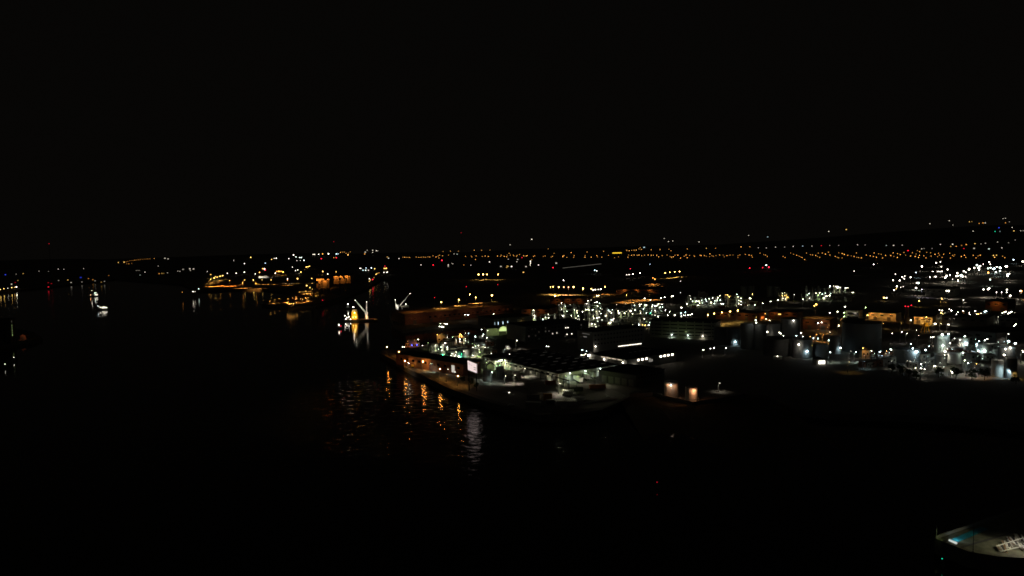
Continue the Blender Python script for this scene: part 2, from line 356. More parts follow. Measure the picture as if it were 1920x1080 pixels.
# F red-lit shed of the outer quay
Fh = Hall('transit_shed', 'long low brick shed glowing dull red beneath the sodium lamps', (759, 590), (733, 582), (962, 571), GZ+13, brick_m, mat('tiled_roof', (.19, .13, .10), .85, var=.3), square=False)
for k in range(22): Fh.panel('window', 'R', .04+.043*k, 7, 3.4, 2.2, random.choice((glass_d, glass_d, emit('red_win', (1, .25, .08), .02))), .15)
for k in range(7): Fh.panel('loading_door', 'R', .08+.14*k, 2.4, 5, 4.6, clad_d, .2)
Fh.panel('canopy', 'R', .62, 4.9, (Fh.R-Fh.F).length*.7, .5, brick_m, 3.5)
for u in (.08, .3, .55, .8): add_light(Fh.root, Fh.pt('R', u, 9, 16)-Fh.c, 'S', 900, 1, -Fh.face('R')[1]+Vector((0, 0, -.35)), 140)  # added wall wash, bare spots before the shed
for u in (.15, .4, .7): add_light(Fh.root, Fh.pt('R', u, 26, -14)-Fh.c, 'O', 5200, 1, (0, 0, -1), 160)  # added bare spots above the roof to make it glow
# G low hall with slit windows, stair tower with stacked lamps
Gh = Hall('low_hall', 'low dark hall with four narrow white windows under its roof', (926, 598), (914, 592), (999, 592), GZ+11, clad_d, roof_d)
for px in (927.5, 934, 943, 952): Gh.panel('window', 'R', max(.02, Gh.u_of('R', px, 6)), 5.4, .7, 3.2, glow('B', .5 if px < 930 else 1.6))
Gh.panel('pale_door', 'R', Gh.u_of('R', 974, 5), 5, 6.5, 6.5, clad_p, .3); Gh.lamp('R', Gh.u_of('R', 979, 5), 9.5, 'Y', .12, 2.2, 4, 250)
# H green-lit shelter with a bright arched opening
Hh = Hall('storage_shelter', 'pale shelter glowing yellow-green round a bright arched opening', (953, 612), (949, 608), (975, 609), GZ+10, clad_p, roof_d, square=False)
add_light(Hh.root, Hh.pt('R', .3, 7, 7)-Hh.c, 'V', 260, .5, -Hh.face('R')[1]+Vector((0, 0, -.5)), 140)
Hh2 = Hall('garage_row', 'green-lit low wall of garages west of the bright arched shelter', (912, 617), (908, 612), (935, 615), GZ+8, clad_p, roof_d, square=False)
for u in (.25, .8): add_light(Hh2.root, Hh2.pt('R', u, 6, 7)-Hh2.c, 'V', 420, .5, -Hh2.face('R')[1]+Vector((0, 0, -.5)), 140)
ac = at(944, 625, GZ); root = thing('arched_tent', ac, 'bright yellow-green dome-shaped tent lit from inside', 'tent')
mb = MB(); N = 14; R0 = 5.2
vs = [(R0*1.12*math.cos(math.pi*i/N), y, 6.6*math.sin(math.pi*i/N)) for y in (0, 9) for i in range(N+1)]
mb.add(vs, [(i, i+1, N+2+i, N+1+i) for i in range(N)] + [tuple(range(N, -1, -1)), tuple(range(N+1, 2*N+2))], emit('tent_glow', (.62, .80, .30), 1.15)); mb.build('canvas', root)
MB().box((0, -.15, .9), (12, .3, 1.8), clad_p).build('plinth', root)
mb = MB()
for i in range(N): mb.tube((R0*1.14*math.cos(math.pi*i/N), -.1, 6.7*math.sin(math.pi*i/N)), (R0*1.14*math.cos(math.pi*(i+1)/N), -.1, 6.7*math.sin(math.pi*(i+1)/N)), .12, steel)
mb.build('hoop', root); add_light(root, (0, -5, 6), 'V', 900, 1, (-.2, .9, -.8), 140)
for k, (px, py, wd, c) in enumerate(((925, 628.5, 8, clad_p), (930.5, 628, 3, yellow_p), (941, 627, 10, clad_p))):
    p = at(px, py, GZ); v = thing('site_cabin', p, ('grey flat-roofed site cabin at the west end of the tent row', 'narrow yellow site cabin between two paler cabins', 'long pale site cabin right before the glowing tent')[k], 'cabin', 'cabins before the lit tent')
    MB().box((0, 0, 1.6), (wd, 3, 3.2), c).build('wall', v); MB().box((0, 0, 3.3), (wd+.3, 3.3, .2), roof_g).build('roof', v)
# J shed on the quay, orange-lit end
Jh = Hall('quay_shed', 'dark quayside shed whose long water side catches orange lamplight', (868, 683), (797, 657), (900, 677), GZ+9, brick_m, roof_d)
for k in range(10): Jh.panel('window', 'L', .06+.095*k, 5.6, 2.6, 1.8, glass_d, .15)
for px in (850,): Jh.panel('lit_door', 'L', Jh.u_of('L', px, 3), 4.4, 3.2, 5.4, emit('door_glow', (1, .92, .78), .55), .3)
add_light(Jh.root, Jh.pt('L', .93, 6, 9)-Jh.c, 'O', 160, 1, -Jh.face('L')[1])
# K dark hall right of the trailers
Kh = Hall('dark_hall', 'unlit black hall east of the lorry trailers', (1192, 704), (1122, 694), (1246, 692), GZ+8, clad_d, roof_d, square=False)
add_light(Kh.root, Kh.pt('L', .75, 7.4, 2)-Kh.c, 'K', 1900, .4, Kh.face('L')[1]+Vector((-.2, -1.2, -.6)), 140)
Kh.lamp('L', .98, 7.5, 'W', .10, 1.0, 20, 60)
for k in range(8): Kh.panel('window', 'R', .1+.11*k, 6, 2.0, 1.4, glass_d, .12)
for k in range(5): Kh.panel('loading_door', 'L', .12+.18*k, 2.4, 4, 4.6, clad_g, .15)
# generic sheds of the eastern docks: (name, label, F, L, R, height, wall, roof)
SH = [
 ('storage_shed', 'long shed wall washed deep orange behind the slim chimney', (1680, 588), (1628, 588), (1690, 585), 9, clad_p, roof_d),
 ('storage_shed', 'shed washed bright orange east of the slim chimney', (1749, 595), (1713, 594), (1756, 590), 8, clad_p, roof_d),
 ('small_office', 'small pale office with six dark windows in two rows', (1611, 583), (1586, 583), (1618, 580), 11, clad_p, roof_g),
 ('storage_shed', 'reddish shed just below the small six-windowed office', (1612, 603), (1580, 601), (1622, 598), 10, brick_m, roof_d),
 ('storage_shed', 'dim red shed under the single tall orange lamp', (1556, 600), (1505, 600), (1570, 594), 11, brick_m, roof_d),
 ('storage_shed', 'dark shed behind the row of five orange lamps', (1420, 588), (1350, 583), (1436, 584), 9, brick_m, roof_d),
 ('storage_shed', 'brown shed with a strip of lit yellow windows', (1496, 586), (1440, 585), (1506, 582), 9, brick_m, roof_d),
 ('factory_hall', 'dark factory hall under the long upper row of white floodlights', (1850, 597), (1766, 596), (1866, 591), 9, clad_d, roof_d),
 ('factory_hall', 'dark factory hall at the far east below four bright floodlights', (1908, 596), (1872, 595), (1930, 590), 10, clad_g, roof_d),
 ('factory_hall', 'unlit hall between the chimney road and the cyan-lit tanks', (1868, 625), (1790, 620), (1930, 618), 10, clad_d, roof_d),
 ('factory_hall', 'dull grey hall amid the distant eastern floodlights', (1790, 542), (1740, 540), (1800, 538), 12, clad_g, roof_d),
 ('factory_hall', 'distant brown hall with an orange-lit doorway', (1890, 566), (1850, 564), (1904, 561), 12, brick_m, roof_d),
 ('storage_shed', 'low shed with dull red lamps on the central quay', (1100, 560), (1040, 558), (1112, 555), 9, brick_m, roof_d),
 ('storage_shed', 'low shed lit amber along the heaps of cargo', (1235, 543), (1165, 541), (1250, 538), 9, brick_m, roof_d),
 ('storage_shed', 'low shed close east of the red-glowing brick shed', (1030, 580), (985, 578), (1045, 574), 10, brick_m, roof_d),
 ('storage_shed', 'orange-lit shed behind the dark gantry cranes', (617, 522), (594, 523), (625, 518), 24, sand_m, roof_d),
 ('storage_shed', 'second orange-lit shed nearer the dock channel', (657, 517), (624, 519), (664, 513), 22, sand_m, roof_d),
]
H = {}
for k, (nm, lb, F, L, R, hh, wl, rf) in enumerate(SH):
    h = Hall(nm, lb, F, L, R, GZ+hh, wl, rf, square=True); H[k] = h
    side = 'L'; ln = (h.L-h.F).length
    if k == 2:
        for j in range(2):
            for i in range(3): h.panel('window', 'L', .2+.27*i, 3.4+4.2*j, 4.2, 2.2, glass_d, .3)
        add_light(h.root, h.pt('L', .5, 7, 16)-h.c, 'W', 1100, 1, -h.face('L')[1], 90)
    else:
        nw = max(3, int(ln/8))
        for i in range(nw): h.panel('window', 'L', (i+.5)/nw, hh*.68, min(3.4, ln/nw*.55), 1.4, glow('Y', 1.8) if (k == 6 and nw*.4 < i < nw*.75) else glass_d, .2)
        for i in range(max(2, nw//3)): h.panel('gate', 'L', (i+.5)/max(2, nw//3), 2.2, 3.8, 4.2, clad_d, .15)
for k, us, pw in ((0, (.15, .5, .85), 5200), (1, (.2, .6, .9), 4200), (3, (.3, .8), 1000), (4, (.2, .8), 1200), (5, (.3, .8), 1200), (6, (.3, .8), 1100), (11, (.5,), 2500), (12, (.2, .5, .8), 1500), (13, (.2, .5, .8), 5000), (14, (.3, .7), 1200), (15, (.15, .4, .65, .9), 22000), (16, (.15, .4, .65, .9), 22000)):
    for u in us: add_light(H[k].root, H[k].pt('L', u, H[k].z-H[k].base-1, 5)-H[k].c, 'O', pw*.32, .5, -H[k].face('L')[1]+Vector((0, 0, -.9)), 140)
for k, us in ((0, (.15, .5, .85)), (1, (.2, .6, .9)), (13, (.2, .5, .8)), (15, (.15, .4, .65, .9)), (16, (.15, .4, .65, .9))):
    for u in us: H[k].lamp('L', u, H[k].z-H[k].base-.6, 'O', .22, 4.6, 6)  # assumed wall lamps as source of the orange wash above

# ------------------------------------------------------------------ round tanks
def tank(x0, x1, ty, by, label, m=tank_g, cone=True, lights=(), name='storage_tank', group='round storage tanks of the oil docks'):
    cx = (x0+x1)/2; f = at(cx, by, GZ); r = (x1-x0)/2*f.y/F_PX; c = Vector((f.x, f.y+r, GZ)); h = (by-ty)*f.y/F_PX*1.0
    root = thing(name, c, label, 'storage tank', group)
    mb = MB(); mb.tube((0, 0, 0), (0, 0, h), r, m, n=28, caps=False); o = mb.build('shell', root)
    for p in o.data.polygons: p.use_smooth = True
    mb = MB(); mb.tube((0, 0, h+.01), (0, 0, h+r*.14), r*.995, m, .3, 28); mb.build('roof', root)
    for k in range(1, 4): MB().tube((0, 0, h*k/4), (0, 0, h*k/4+.22), r+.09, m, n=28).build('stiffening_ring', root)
    mb = MB()
    for k in range(20):
        a = 2*math.pi*k/20; b = a+2*math.pi/20; P = lambda t, z: (r*.98*math.cos(t), r*.98*math.sin(t), z)
        mb.tube(P(a, h), P(a, h+1.1), .05, steel, n=4); mb.tube(P(a, h+1.1), P(b, h+1.1), .05, steel, n=4)
    mb.build('railing', root)
    mb = MB(); n = 22
    for k in range(n):
        t = -math.pi*.12+math.pi*.6*k/n; mb.box(((r+.55)*math.cos(t), (r+.55)*math.sin(t), h*(k+.5)/n), (1.0, .8, .12), steel, t)
    mb.build('spiral_stair', root)
    for (px, py, cc, rr, pw) in lights:
        d = ray(px, py); k = f.y/d.y; p = Vector((0, 0, CAMZ))+d*(f.y-1.0)/d.y-c
        l = link('tank_lamp', lamp_head(cc, 24), root, p); l.scale = (rr,)*3
        MB().tube(p, (p.x*.9, p.y+1.6, p.z+.2), .07, steel).build('lamp_bracket', root)
        if pw: add_light(root, p+Vector((0, -.9, -.5)), cc, pw*.62, .4, (0, 1, -.45), 150)
    return root
TK = [(1342, 1367, 615, 646, 'grey tank with a blue-white strip of light down its east edge', tank_g, ((1367.3, 636, 'B', .35, 900),)),
 (1368, 1392, 617, 649, 'grey tank bearing one glaring white floodlight low on its wall', tank_g, ((1378.5, 641, 'B', .62, 1400),)),
 (1393, 1418, 607, 655, 'tall dark tank east of the tank with the low glaring floodlight', tank_g, ()),
 (1419, 1441, 609, 656, 'tall dark tank with two lights above its rim', tank_g, ((1417, 600.5, 'C', .42, 300), (1418, 605, 'W', .38, 300))),
 (1445, 1471, 607, 631, 'brown-lit tank with a bright warm lamp at its foot', tank_g, ((1438.5, 622.3, 'W', .65, 900),)),
 (1471, 1508, 598, 632, 'wide brown-lit tank with a pale lamp near its top', tank_g, ((1488, 601, 'W', .45, 700),)),
 (1441, 1490, 636, 670, 'broad black tank in front of the brown-lit pair', tank_d, ()),
 (1493, 1529, 637, 673, 'dark tank lit by a warm lamp high up and a cyan lamp low down', tank_g, ((1497.5, 646, 'W', .6, 1200), (1513.5, 658.5, 'B', .62, 1200))),
 (1531, 1558, 645, 671, 'squat dark tank under two white lamps', tank_g, ()),
 (1560, 1580, 631, 664, 'grey-lit tank with a cyan patch of lamplight', tank_g, ((1576, 652.5, 'B', .5, 1400),)),
 (1598, 1667, 607, 663, 'largest tank of the docks, a huge unlit black drum', tank_d, ()),
 (1690, 1735, 657, 682, 'low wide tank with a cyan-lit rim and dazzling blue-white lamp', tank_g, ((1718.5, 659.5, 'B', .95, 2600), (1711.5, 653.3, 'B', .42, 800), (1735.5, 656.3, 'B', .55, 900))),
 (1761, 1787, 631, 662, 'cyan-grey tank below two broad floodlights', tank_w, ((1766.8, 627.5, 'C', .8, 900), (1778.6, 626.5, 'B', .55, 900), (1767.8, 647.7, 'C', .5, 900))),
 (1800, 1823, 636, 656, 'pale tank lit cyan by a cluster of floodlights', tank_w, ((1809, 630.5, 'C', .5, 700), (1812.6, 643, 'B', .6, 1300), (1819.7, 647.7, 'C', .5, 700))),
 (1838, 1859, 646, 669, 'cyan-lit tank with two floodlights on its wall', tank_w, ((1834.8, 658, 'B', .6, 1200), (1846, 657.8, 'C', .75, 900))),
 (1882, 1909, 652, 690, 'dark tank crowned by a brightly lit rim gallery', tank_g, ((1891, 640, 'B', .6, 900), (1903.7, 643.7, 'B', .6, 900), (1894.4, 652.2, 'W', .6, 900), (1885, 654.5, 'W', .5, 900))),
 (1867, 1887, 676, 708, 'pale tank with a bright cyan-white pool of light at its foot', tank_w, ((1883, 665.5, 'W', .55, 500),)),
 (1893, 1911, 672, 711, 'dark tank with a yellowish light patch at its foot', tank_g, ()),
 (1760, 1781, 666, 687, 'dim tank above the lit harbour road', tank_g, ((1772, 659, 'W', .55, 500),)),
 (1785, 1808, 663, 683, 'dim grey tank below the cyan-lit tanks', tank_w, ((1805.5, 661.5, 'C', .4, 500),)),
 (1248, 1275, 717, 746, 'salmon-lit tank with a lamp at its western edge', tank_w, ((1258, 722.5, 'W', .28, 160),)),
 (1288, 1311, 727, 756, 'salmon-lit tank with a bright lamp under its rim', tank_w, ()),
 (1868, 1883, 657, 672, 'small sallow tank beneath the lit rim gallery', tank_w, ()),
 (868, 882, 657, 670, 'squat beige tank among the green-white lamps of the quay plant', tank_w, ()),
 (883, 900, 655, 668, 'squat olive tank amid pipework east of the beige one', tank_w, ()),
 (947, 955, 648, 655, 'small bright white domed tank on the open lot', tank_w, ()),
 (848, 860, 651, 658, 'low pale grey tank at the north of the quay plant', tank_w, ()),
 (1391, 1403, 537, 556, 'faint slender silo behind the five orange lamps', tank_g, ()),
 (1404, 1416, 537, 556, 'faint slender silo twin, east of its neighbour behind the orange lamps', tank_g, ()),
 (1440, 1452, 537, 557, 'faint silo standing clear of the lamps further east', tank_g, ()),
 (1453, 1465, 538, 557, 'faint silo touching the yellow-windowed shed line', tank_g, ()),
 (930, 946, 689, 712, 'dark tank beside the black warehouse corner and bright pipework', tank_g, ()),
 (905, 921, 695, 716, 'dark tank with a lit gable by its side near the sign', tank_g, ()),
]
TO = [tank(*t[:5], m=t[5], lights=t[6]) for t in TK]
def tl(i, ang, h, d, c, pw, vis=.0, r=.3):   # a spot by tank i, assumed where no bracket lamp is built
    root = TO[i]; vv = [c_ for c_ in root.children if c_.name.startswith('shell')][0].data.vertices; sh = Vector((2*max(v_.co.x for v_ in vv), 0, max(v_.co.z for v_ in vv))); R = sh.x/2; p = Vector(((R+d)*math.cos(ang), (R+d)*math.sin(ang), sh.z*h))
    add_light(root, p, c, pw, .3, (-math.cos(ang), -math.sin(ang), -.9), 150)
    if vis:
        l = link('tank_lamp', lamp_head(c, vis), root, p+Vector((0, 0, r+.35))); l.scale = (r,)*3; MB().tube((R*math.cos(ang), R*math.sin(ang), p.z+1), p+Vector((0, 0, r+.35)), .06, steel).build('lamp_bracket', root)
tl(20, -2.1, .84, 1.9, 'S', 430, 6, .18); tl(20, -1.25, .8, 2.2, 'S', 200)
tl(21, -1.45, .86, 2.2, 'S', 1150, 6, .18)
tl(16, -1.45, .5, 6, 'B', 2000, 0); tl(17, -1.5, .25, 3.0, 'Y', 800, 0); tl(22, -1.5, .5, 2, 'Y', 600, 0)
tl(23, -1.9, .9, 3, 'W', 500, 20, .2); tl(24, -1.5, .9, 3, 'V', 350, 16, .18); tl(25, -1.4, .6, 2.2, 'W', 420); tl(26, -1.6, .9, 2.5, 'W', 250)

# ------------------------------------------------------------------ process plant: steel frames with columns and their own lights
def plant(x0, x1, by, ty, label, pts, group='process units of the refinery', c='W', size=4.6, power=900):
    cx = (x0+x1)/2; f = at(cx, by, GZ); k = f.y/F_PX; wd = max(6, (x1-x0)*k); h = (by-ty)*k; dp = min(14, max(6, wd*.5))
    root = thing('process_unit', (f.x, f.y+dp/2, GZ), label, 'process plant', group)
    fr = MB(); nb = max(1, int(wd/7)); nf = max(2, int(h/5))
    for i in range(nb+1):
        for s in (-1, 1): fr.box((-wd/2+wd*i/nb, s*dp/2, h*.4), (.35, .35, h*.8), steel)
    for j in range(1, nf):
        z = h*.8*j/(nf-1)
        for s in (-1, 1): fr.box((0, s*dp/2, z), (wd, .25, .25), steel)
    for i in range(nb):
        a = -wd/2+wd*i/nb; b = a+wd/nb
        for j in range(nf-1): fr.tube((a, -dp/2, h*.8*j/(nf-1)), (b, -dp/2, h*.8*(j+1)/(nf-1)), .08, steel, n=4)
    fr.build('steel_frame', root)
    for j in range(1, nf):
        MB().box((0, 0, h*.8*j/(nf-1)-.25), (wd+.6, dp+.6, .12), steel).build('platform', root)
    rr = random.Random(int(x0*7+by))
    for i in range(max(2, int(wd/9))):
        x = -wd/2+(i+.5)*wd/max(2, int(wd/9)); r = rr.uniform(.9, 1.8); hh = h*rr.uniform(.55, 1.0)
        mb = MB(); mb.tube((x, 0, 0), (x, 0, hh), r, tank_w, n=12); mb.ball((x, 0, hh), r, tank_w, 10, 6, .6); mb.build('column', root)
        mb = MB(); mb.tube((x+r+.3, -.4, hh*.1), (x+r+.3, -.4, hh*.97), .16, steel); mb.tube((x+r+.3, -.4, hh*.97), (x, 0, hh*.97), .16, steel); mb.build('pipe', root)
    for i in range(3): MB().tube((-wd/2, -dp/2-.6-.5*i, 2.2+.7*i), (wd/2, -dp/2-.6-.5*i, 2.2+.7*i), .2, steel).build('pipe', root)
    for q in pts:
        cc = q[2] if len(q) > 2 else c; sz = (q[3] if len(q) > 3 else size)*rr.uniform(.7, 1.12)
        cc = rr.choice((cc, cc, 'W', 'K', 'C')) if cc in 'WC' else cc; yy = f.y-1.4; d = ray(q[0], q[1]); p = Vector((0, 0, CAMZ))+d*(yy/d.y)-root.location
        p.z = max(p.z, 1.0); r = yy/F_PX*.125*sz
        l = link('floodlight', lamp_head(cc, rr.choice((10, 20, 28))), root, p); l.scale = (r,)*3
        MB().tube(p, (p.x, -dp/2+.1, p.z), .06, steel, n=4).build('lamp_bracket', root)
        if power and rr.random() < .6: add_light(root, p+Vector((0, .4, -.6)), rr.choice((cc, 'K', 'V')) if cc in 'WCK' else cc, power*sz/5, .4, (rr.uniform(-.5, .5), .7, -1), 150)
    return root
E = lambda l: Z(1040, 540, 6.75, l); Fz = lambda l: Z(1280, 520, 6.75, l); Gq = lambda l: Z(1500, 560, 9, l); Hq = lambda l: Z(1700, 560, 6.75, l); Pq = lambda l: Z(1700, 480, 8.727, l)
Nq = lambda l: Z(800, 610, 12, l); Oq = lambda l: Z(880, 560, 10.667, l); Bq = lambda l: Z(700, 600, 6.75, l); Iq = lambda l: Z(340, 460, 6, l); Kq = lambda l: Z(1040, 430, 4.364, l); Lq = lambda l: Z(620, 420, 4.364, l); Jq = lambda l: Z(1480, 380, 4.364, l); Mq = lambda l: Z(0, 440, 4.8, l); Aq = lambda l: Z(640, 480, 8, l); Qq = lambda l: Z(1540, 600, 9.6, l)
plant(1050, 1087, 606, 566, 'refinery frame standing behind the long dark block, dotted with white lamps', E([(88, 190), (135, 230), (88, 268), (118, 300), (155, 295), (112, 352, 'W', 7), (210, 350), (250, 275), (282, 290, 'W', 6), (285, 315), (298, 355), (290, 400), (305, 402), (165, 415), (270, 380), (260, 400)]))
plant(1097, 1128, 616, 562, 'tallest refinery frame, a column of white lamps behind the grey block', E([(422, 160), (405, 197), (460, 150, 'W', 3), (505, 185), (525, 182), (540, 180), (568, 195), (543, 230), (395, 272), (425, 270), (440, 285), (480, 275), (525, 295), (567, 295), (578, 255), (585, 325), (353, 300), (490, 355), (495, 380), (535, 380, 'W', 6), (565, 372), (600, 405), (545, 422), (470, 452, 'W', 6), (508, 462, 'W', 6), (522, 490, 'W', 6)]))
plant(1133, 1158, 608, 576, 'refinery frame with a broad yellowish lamp in its middle', E([(682, 285), (700, 300), (718, 318, 'W', 6), (730, 275), (655, 348, 'Y', 7), (645, 352, 'W', 5), (745, 388), (715, 405), (735, 405), (690, 443), (700, 440), (712, 432), (780, 452)]))
plant(1158, 1187, 598, 580, 'low refinery frame with one large white lamp among small ones', E([(805, 290), (812, 318, 'W', 7), (883, 318, 'W', 6), (960, 292, 'W', 6), (985, 325), (1020, 280), (968, 410), (910, 300, 'W', 3), (860, 300, 'W', 3)]), c='W')
plant(1188, 1246, 588, 566, 'wide refinery frame under a dense line of blue-white lamps', E([(1010, 220), (1075, 210), (1097, 205), (1075, 228), (1150, 215, 'C', 7), (1160, 217), (1240, 215), (1232, 235), (1270, 225, 'B', 7), (1285, 225), (1300, 220), (1315, 200), (1350, 205), (1362, 205), (1365, 240), (1335, 245), (1122, 268), (1227, 290), (1272, 285), (1213, 315, 'G', 4), (1085, 327), (1160, 327)]), c='C')
plant(1190, 1234, 616, 588, 'small refinery frame with yellow-tinted lamps beside the round-cornered roof', E([(1135, 392, 'C', 8), (1240, 412), (1205, 438), (1285, 440, 'W', 6), (1258, 462, 'Y', 5), (1257, 478), (1190, 470, 'W', 6), (1065, 462, 'W', 7), (1110, 462, 'Y', 4), (1145, 470, 'Y', 4), (1270, 345), (1310, 357)]))
plant(1286, 1352, 575, 552, 'broad refinery frame crowded with white lamps below the steam', Fz([(100, 275), (128, 300), (165, 305, 'W', 6), (205, 300), (180, 300), (240, 290), (290, 278), (335, 270), (380, 260), (445, 258), (470, 232), (410, 297), (440, 292), (475, 287), (360, 318, 'C', 6), (125, 350), (195, 353), (215, 325), (250, 325), (300, 300), (400, 335, 'W', 7), (515, 335, 'W', 8), (490, 335, 'W', 5), (55, 335)]), c='C')
plant(1360, 1392, 576, 550, 'narrow lamp-studded frame by the two faint silos', Fz([(548, 222, 'Y'), (570, 222, 'Y', 4), (592, 245, 'Y'), (685, 215), (702, 247), (737, 265), (710, 292, 'W', 6), (740, 307), (710, 333), (737, 345), (680, 362, 'W', 3)]))
plant(1464, 1480, 564, 546, 'little yellow-lamped frame north of the orange-lit road', Fz([(1270, 265), (1300, 270, 'W', 6), (1330, 250, 'Y'), (1260, 232, 'Y', 4), (1290, 232, 'Y', 4), (1310, 225, 'Y', 4), (1265, 200, 'W', 3), (1290, 195, 'W', 3)]))
plant(1510, 1566, 564, 536, 'refinery frame of green-white lamps above the tall orange lamp', Fz([(1600, 205, 'W', 4), (1605, 265, 'W', 4), (1580, 225, 'W', 4), (1688, 200, 'C', 6), (1735, 195), (1765, 212), (1805, 200), (1815, 240, 'C', 6), (1830, 238), (1860, 230, 'C', 6), (1790, 265, 'C', 6), (1775, 260, 'V', 5), (1865, 115, 'C', 6), (1730, 270, 'V', 4), (1715, 225, 'V', 4), (1875, 205)]), c='C')
plant(1552, 1593, 550, 535, 'small frame with three pale lamp clusters at the dock edge', Jq([(330, 685), (360, 680, 'C', 4), (383, 687), (395, 685), (405, 690), (417, 695), (395, 698), (460, 697), (470, 697), (480, 697), (515, 765), (525, 760)]))
plant(806, 838, 668, 645, 'quayside pipework unit with green-white lamps by the orange-lit shed', Nq([(205, 440), (190, 460, 'C', 3), (265, 535), (322, 490), (338, 563), (410, 585), (468, 495), (468, 538), (420, 400, 'W', 7), (358, 665, 'G', 5)]), c='C', power=1500, group='pipework units of the quay plant', size=4.5)
plant(840, 868, 672, 654, 'quayside pipework unit with a bright tangle of lamps at mid quay', Nq([(570, 638, 'C', 5), (662, 602), (648, 665, 'W', 6), (630, 690, 'W', 4), (720, 690, 'W', 6), (712, 740, 'W', 5), (788, 642, 'G', 4), (550, 680, 'W', 3), (600, 650, 'W', 3)]), c='C', power=1500, group='pipework units of the quay plant', size=4.5)
plant(884, 912, 670, 648, 'quayside pipework unit hung with olive-tinted lamps', Nq([(1040, 490, 'W', 3.5), (1100, 470, 'W', 4), (1165, 455), (1290, 440), (1315, 497), (1180, 550, 'C', 5), (1038, 678), (1155, 692, 'V', 4), (1180, 745, 'V', 4), (1190, 605, 'V', 4)]), c='C', power=1500, group='pipework units of the quay plant', size=4.5)
plant(918, 960, 694, 670, 'pipework unit crossed by a glaring white lamp pair near the warehouse corner', Nq([(1455, 630, 'W', 5), (1865, 650, 'W', 5), (1630, 800, 'C', 7), (1650, 790, 'W', 6), (1690, 785, 'W', 8), (1760, 785, 'W', 6), (1590, 815, 'W', 4), (1650, 900, 'G', 2.5)]), c='C', power=1500, group='pipework units of the quay plant')
plant(846, 878, 646, 628, 'pipework unit topped by a small orange-lit tower', Nq([(745, 310, 'W', 7), (870, 300, 'C', 5), (875, 345, 'C', 6), (590, 270, 'C', 3), (740, 235, 'O', 5), (785, 220, 'Y', 5), (760, 195, 'O', 4), (730, 270, 'O', 4), (790, 260, 'O', 5)]), c='C', power=1500, group='pipework units of the quay plant')
plant(996, 1006, 606, 580, 'slim stair tower carrying a stacked column of white lamps', Oq([(1285, 230, 'W', 7), (1300, 335, 'W', 5), (1300, 390, 'W', 5), (1303, 445, 'W', 6), (1300, 285, 'W', 2.5)]), group='stair towers')
plant(1014, 1050, 606, 588, 'low lit frame of bright white zigzag lamps before the refinery', Oq([(1470, 412), (1527, 375), (1580, 310), (1585, 380, 'W', 7), (1608, 448, 'W', 6), (1670, 462), (1690, 450), (1712, 462), (1735, 460), (1760, 462), (1785, 448), (1845, 330), (1880, 345, 'W', 8)]))

# ------------------------------------------------------------------ free-standing lamps of the near docks
quay_l = [(725.8, 650.4), (747.7, 659.3), (782.4, 664)]
for p, lb in zip(quay_l, ('small orange quay lamp at the very tip of the pier head', 'orange quay lamp between the pier tip and the lit digger', 'tall orange quay lamp above the yellow digger')):
    lamp(*p, 'O', 5, 9, 240, 'quay_lamp', lb, 'quay lamp', 'orange lamps along the river quay', 600)
for p, c, sz, h, pw, lb in (((759.3, 676.3), 'A', 6, 6, 1300, 'yellow quay lamp west of the digger'), ((766.2, 681), 'W', 4.5, 6, 600, 'white quay lamp close beside the digger'), ((793, 678), 'A', 7, 7, 900, 'amber lamp at the digger end of the brick shed'), ((824.9, 692), 'A', 6, 7, 700, 'orange quay lamp in front of the shed doors'), ((858.8, 705.2), 'A', 6, 7, 900, 'orange quay lamp nearest the bright sign')):
    lamp(*p, c, sz, h, 70 if c == 'W' else 260, 'quay_lamp', lb, 'quay lamp', 'orange lamps along the river quay', pw)
lamps(Nq([(180, 880), (248, 897), (318, 925), (480, 990), (640, 1050)]), 'W', 4.2, 3.5, 'white bulkhead lamp post at the foot of the quayside shed', s=8, power=60)
lamps(Nq([(815, 910, 'C', 5.5), (1293, 1012), (1470, 1060)]), 'C', 5, 7, 'green-white lamp post near the bright sign', group='lamp posts near the sign', power=1600)
lamps(Nq([(1095, 255, 'C', 5.5), (1275, 205), (1255, 235), (1355, 280, 'W', 4)]) + Oq([(390, 375, 'W', 6), (487, 300, 'W', 3), (950, 838, 'W', 5.5)]) + Nq([(1240, 90, 'C', 3.5), (1375, 118, 'C', 4)]), 'C', 5, 8, 'white lamp post round the open lot by the glowing tent', group='lamp posts of the open lot', power=900)
lamps(Oq([(1545, 950, 'W', 5), (1585, 955, 'W', 2.5)]) + E([(350, 785, 'C', 5.5), (403, 798, 'B', 5), (460, 828, 'W', 5.5), (335, 848, 'W', 4), (355, 852, 'W', 4), (375, 845, 'W', 4), (392, 832, 'W', 3.5)]), 'W', 5, 6, 'white lamp in the lane between the two black roofs', group='lamps in the warehouse lane', power=160)
lamps([(984.4, 691), (948, 705), (966, 703.5), (1159, 690)], 'W', 3.6, 6, 'thin white lamp post in the yard before the warehouse', group='yard lamp posts', s=16, power=2300)
yl = lamp(1050, 719, 'W', 3.4, 7, 16, 'floodlight_mast', 'yellowish lamp post just before the warehouse corner and the trailers', 'floodlight', 'yard lamp posts', 2600)
add_light(yl, (1.2, -.6, 6.6), 'V', 1500, .4, (.6, 1, -.5), 80); add_light(yl, (.6, -1.4, 6.6), 'K', 1200, .4, (.35, -1, -.45), 140)
add_light(A.root, A.pt('L', .03, 5.6, 4)-A.c, 'K', 3600, .4, (.35, -1, -.5), 150)  # added flood from the eave corner over the yard, no lamp there
lamps([(1349.6, 718.5)], 'W', 3, 6, 'lone slim lamp post on the bank east of the salmon-lit tanks', s=14, power=700)
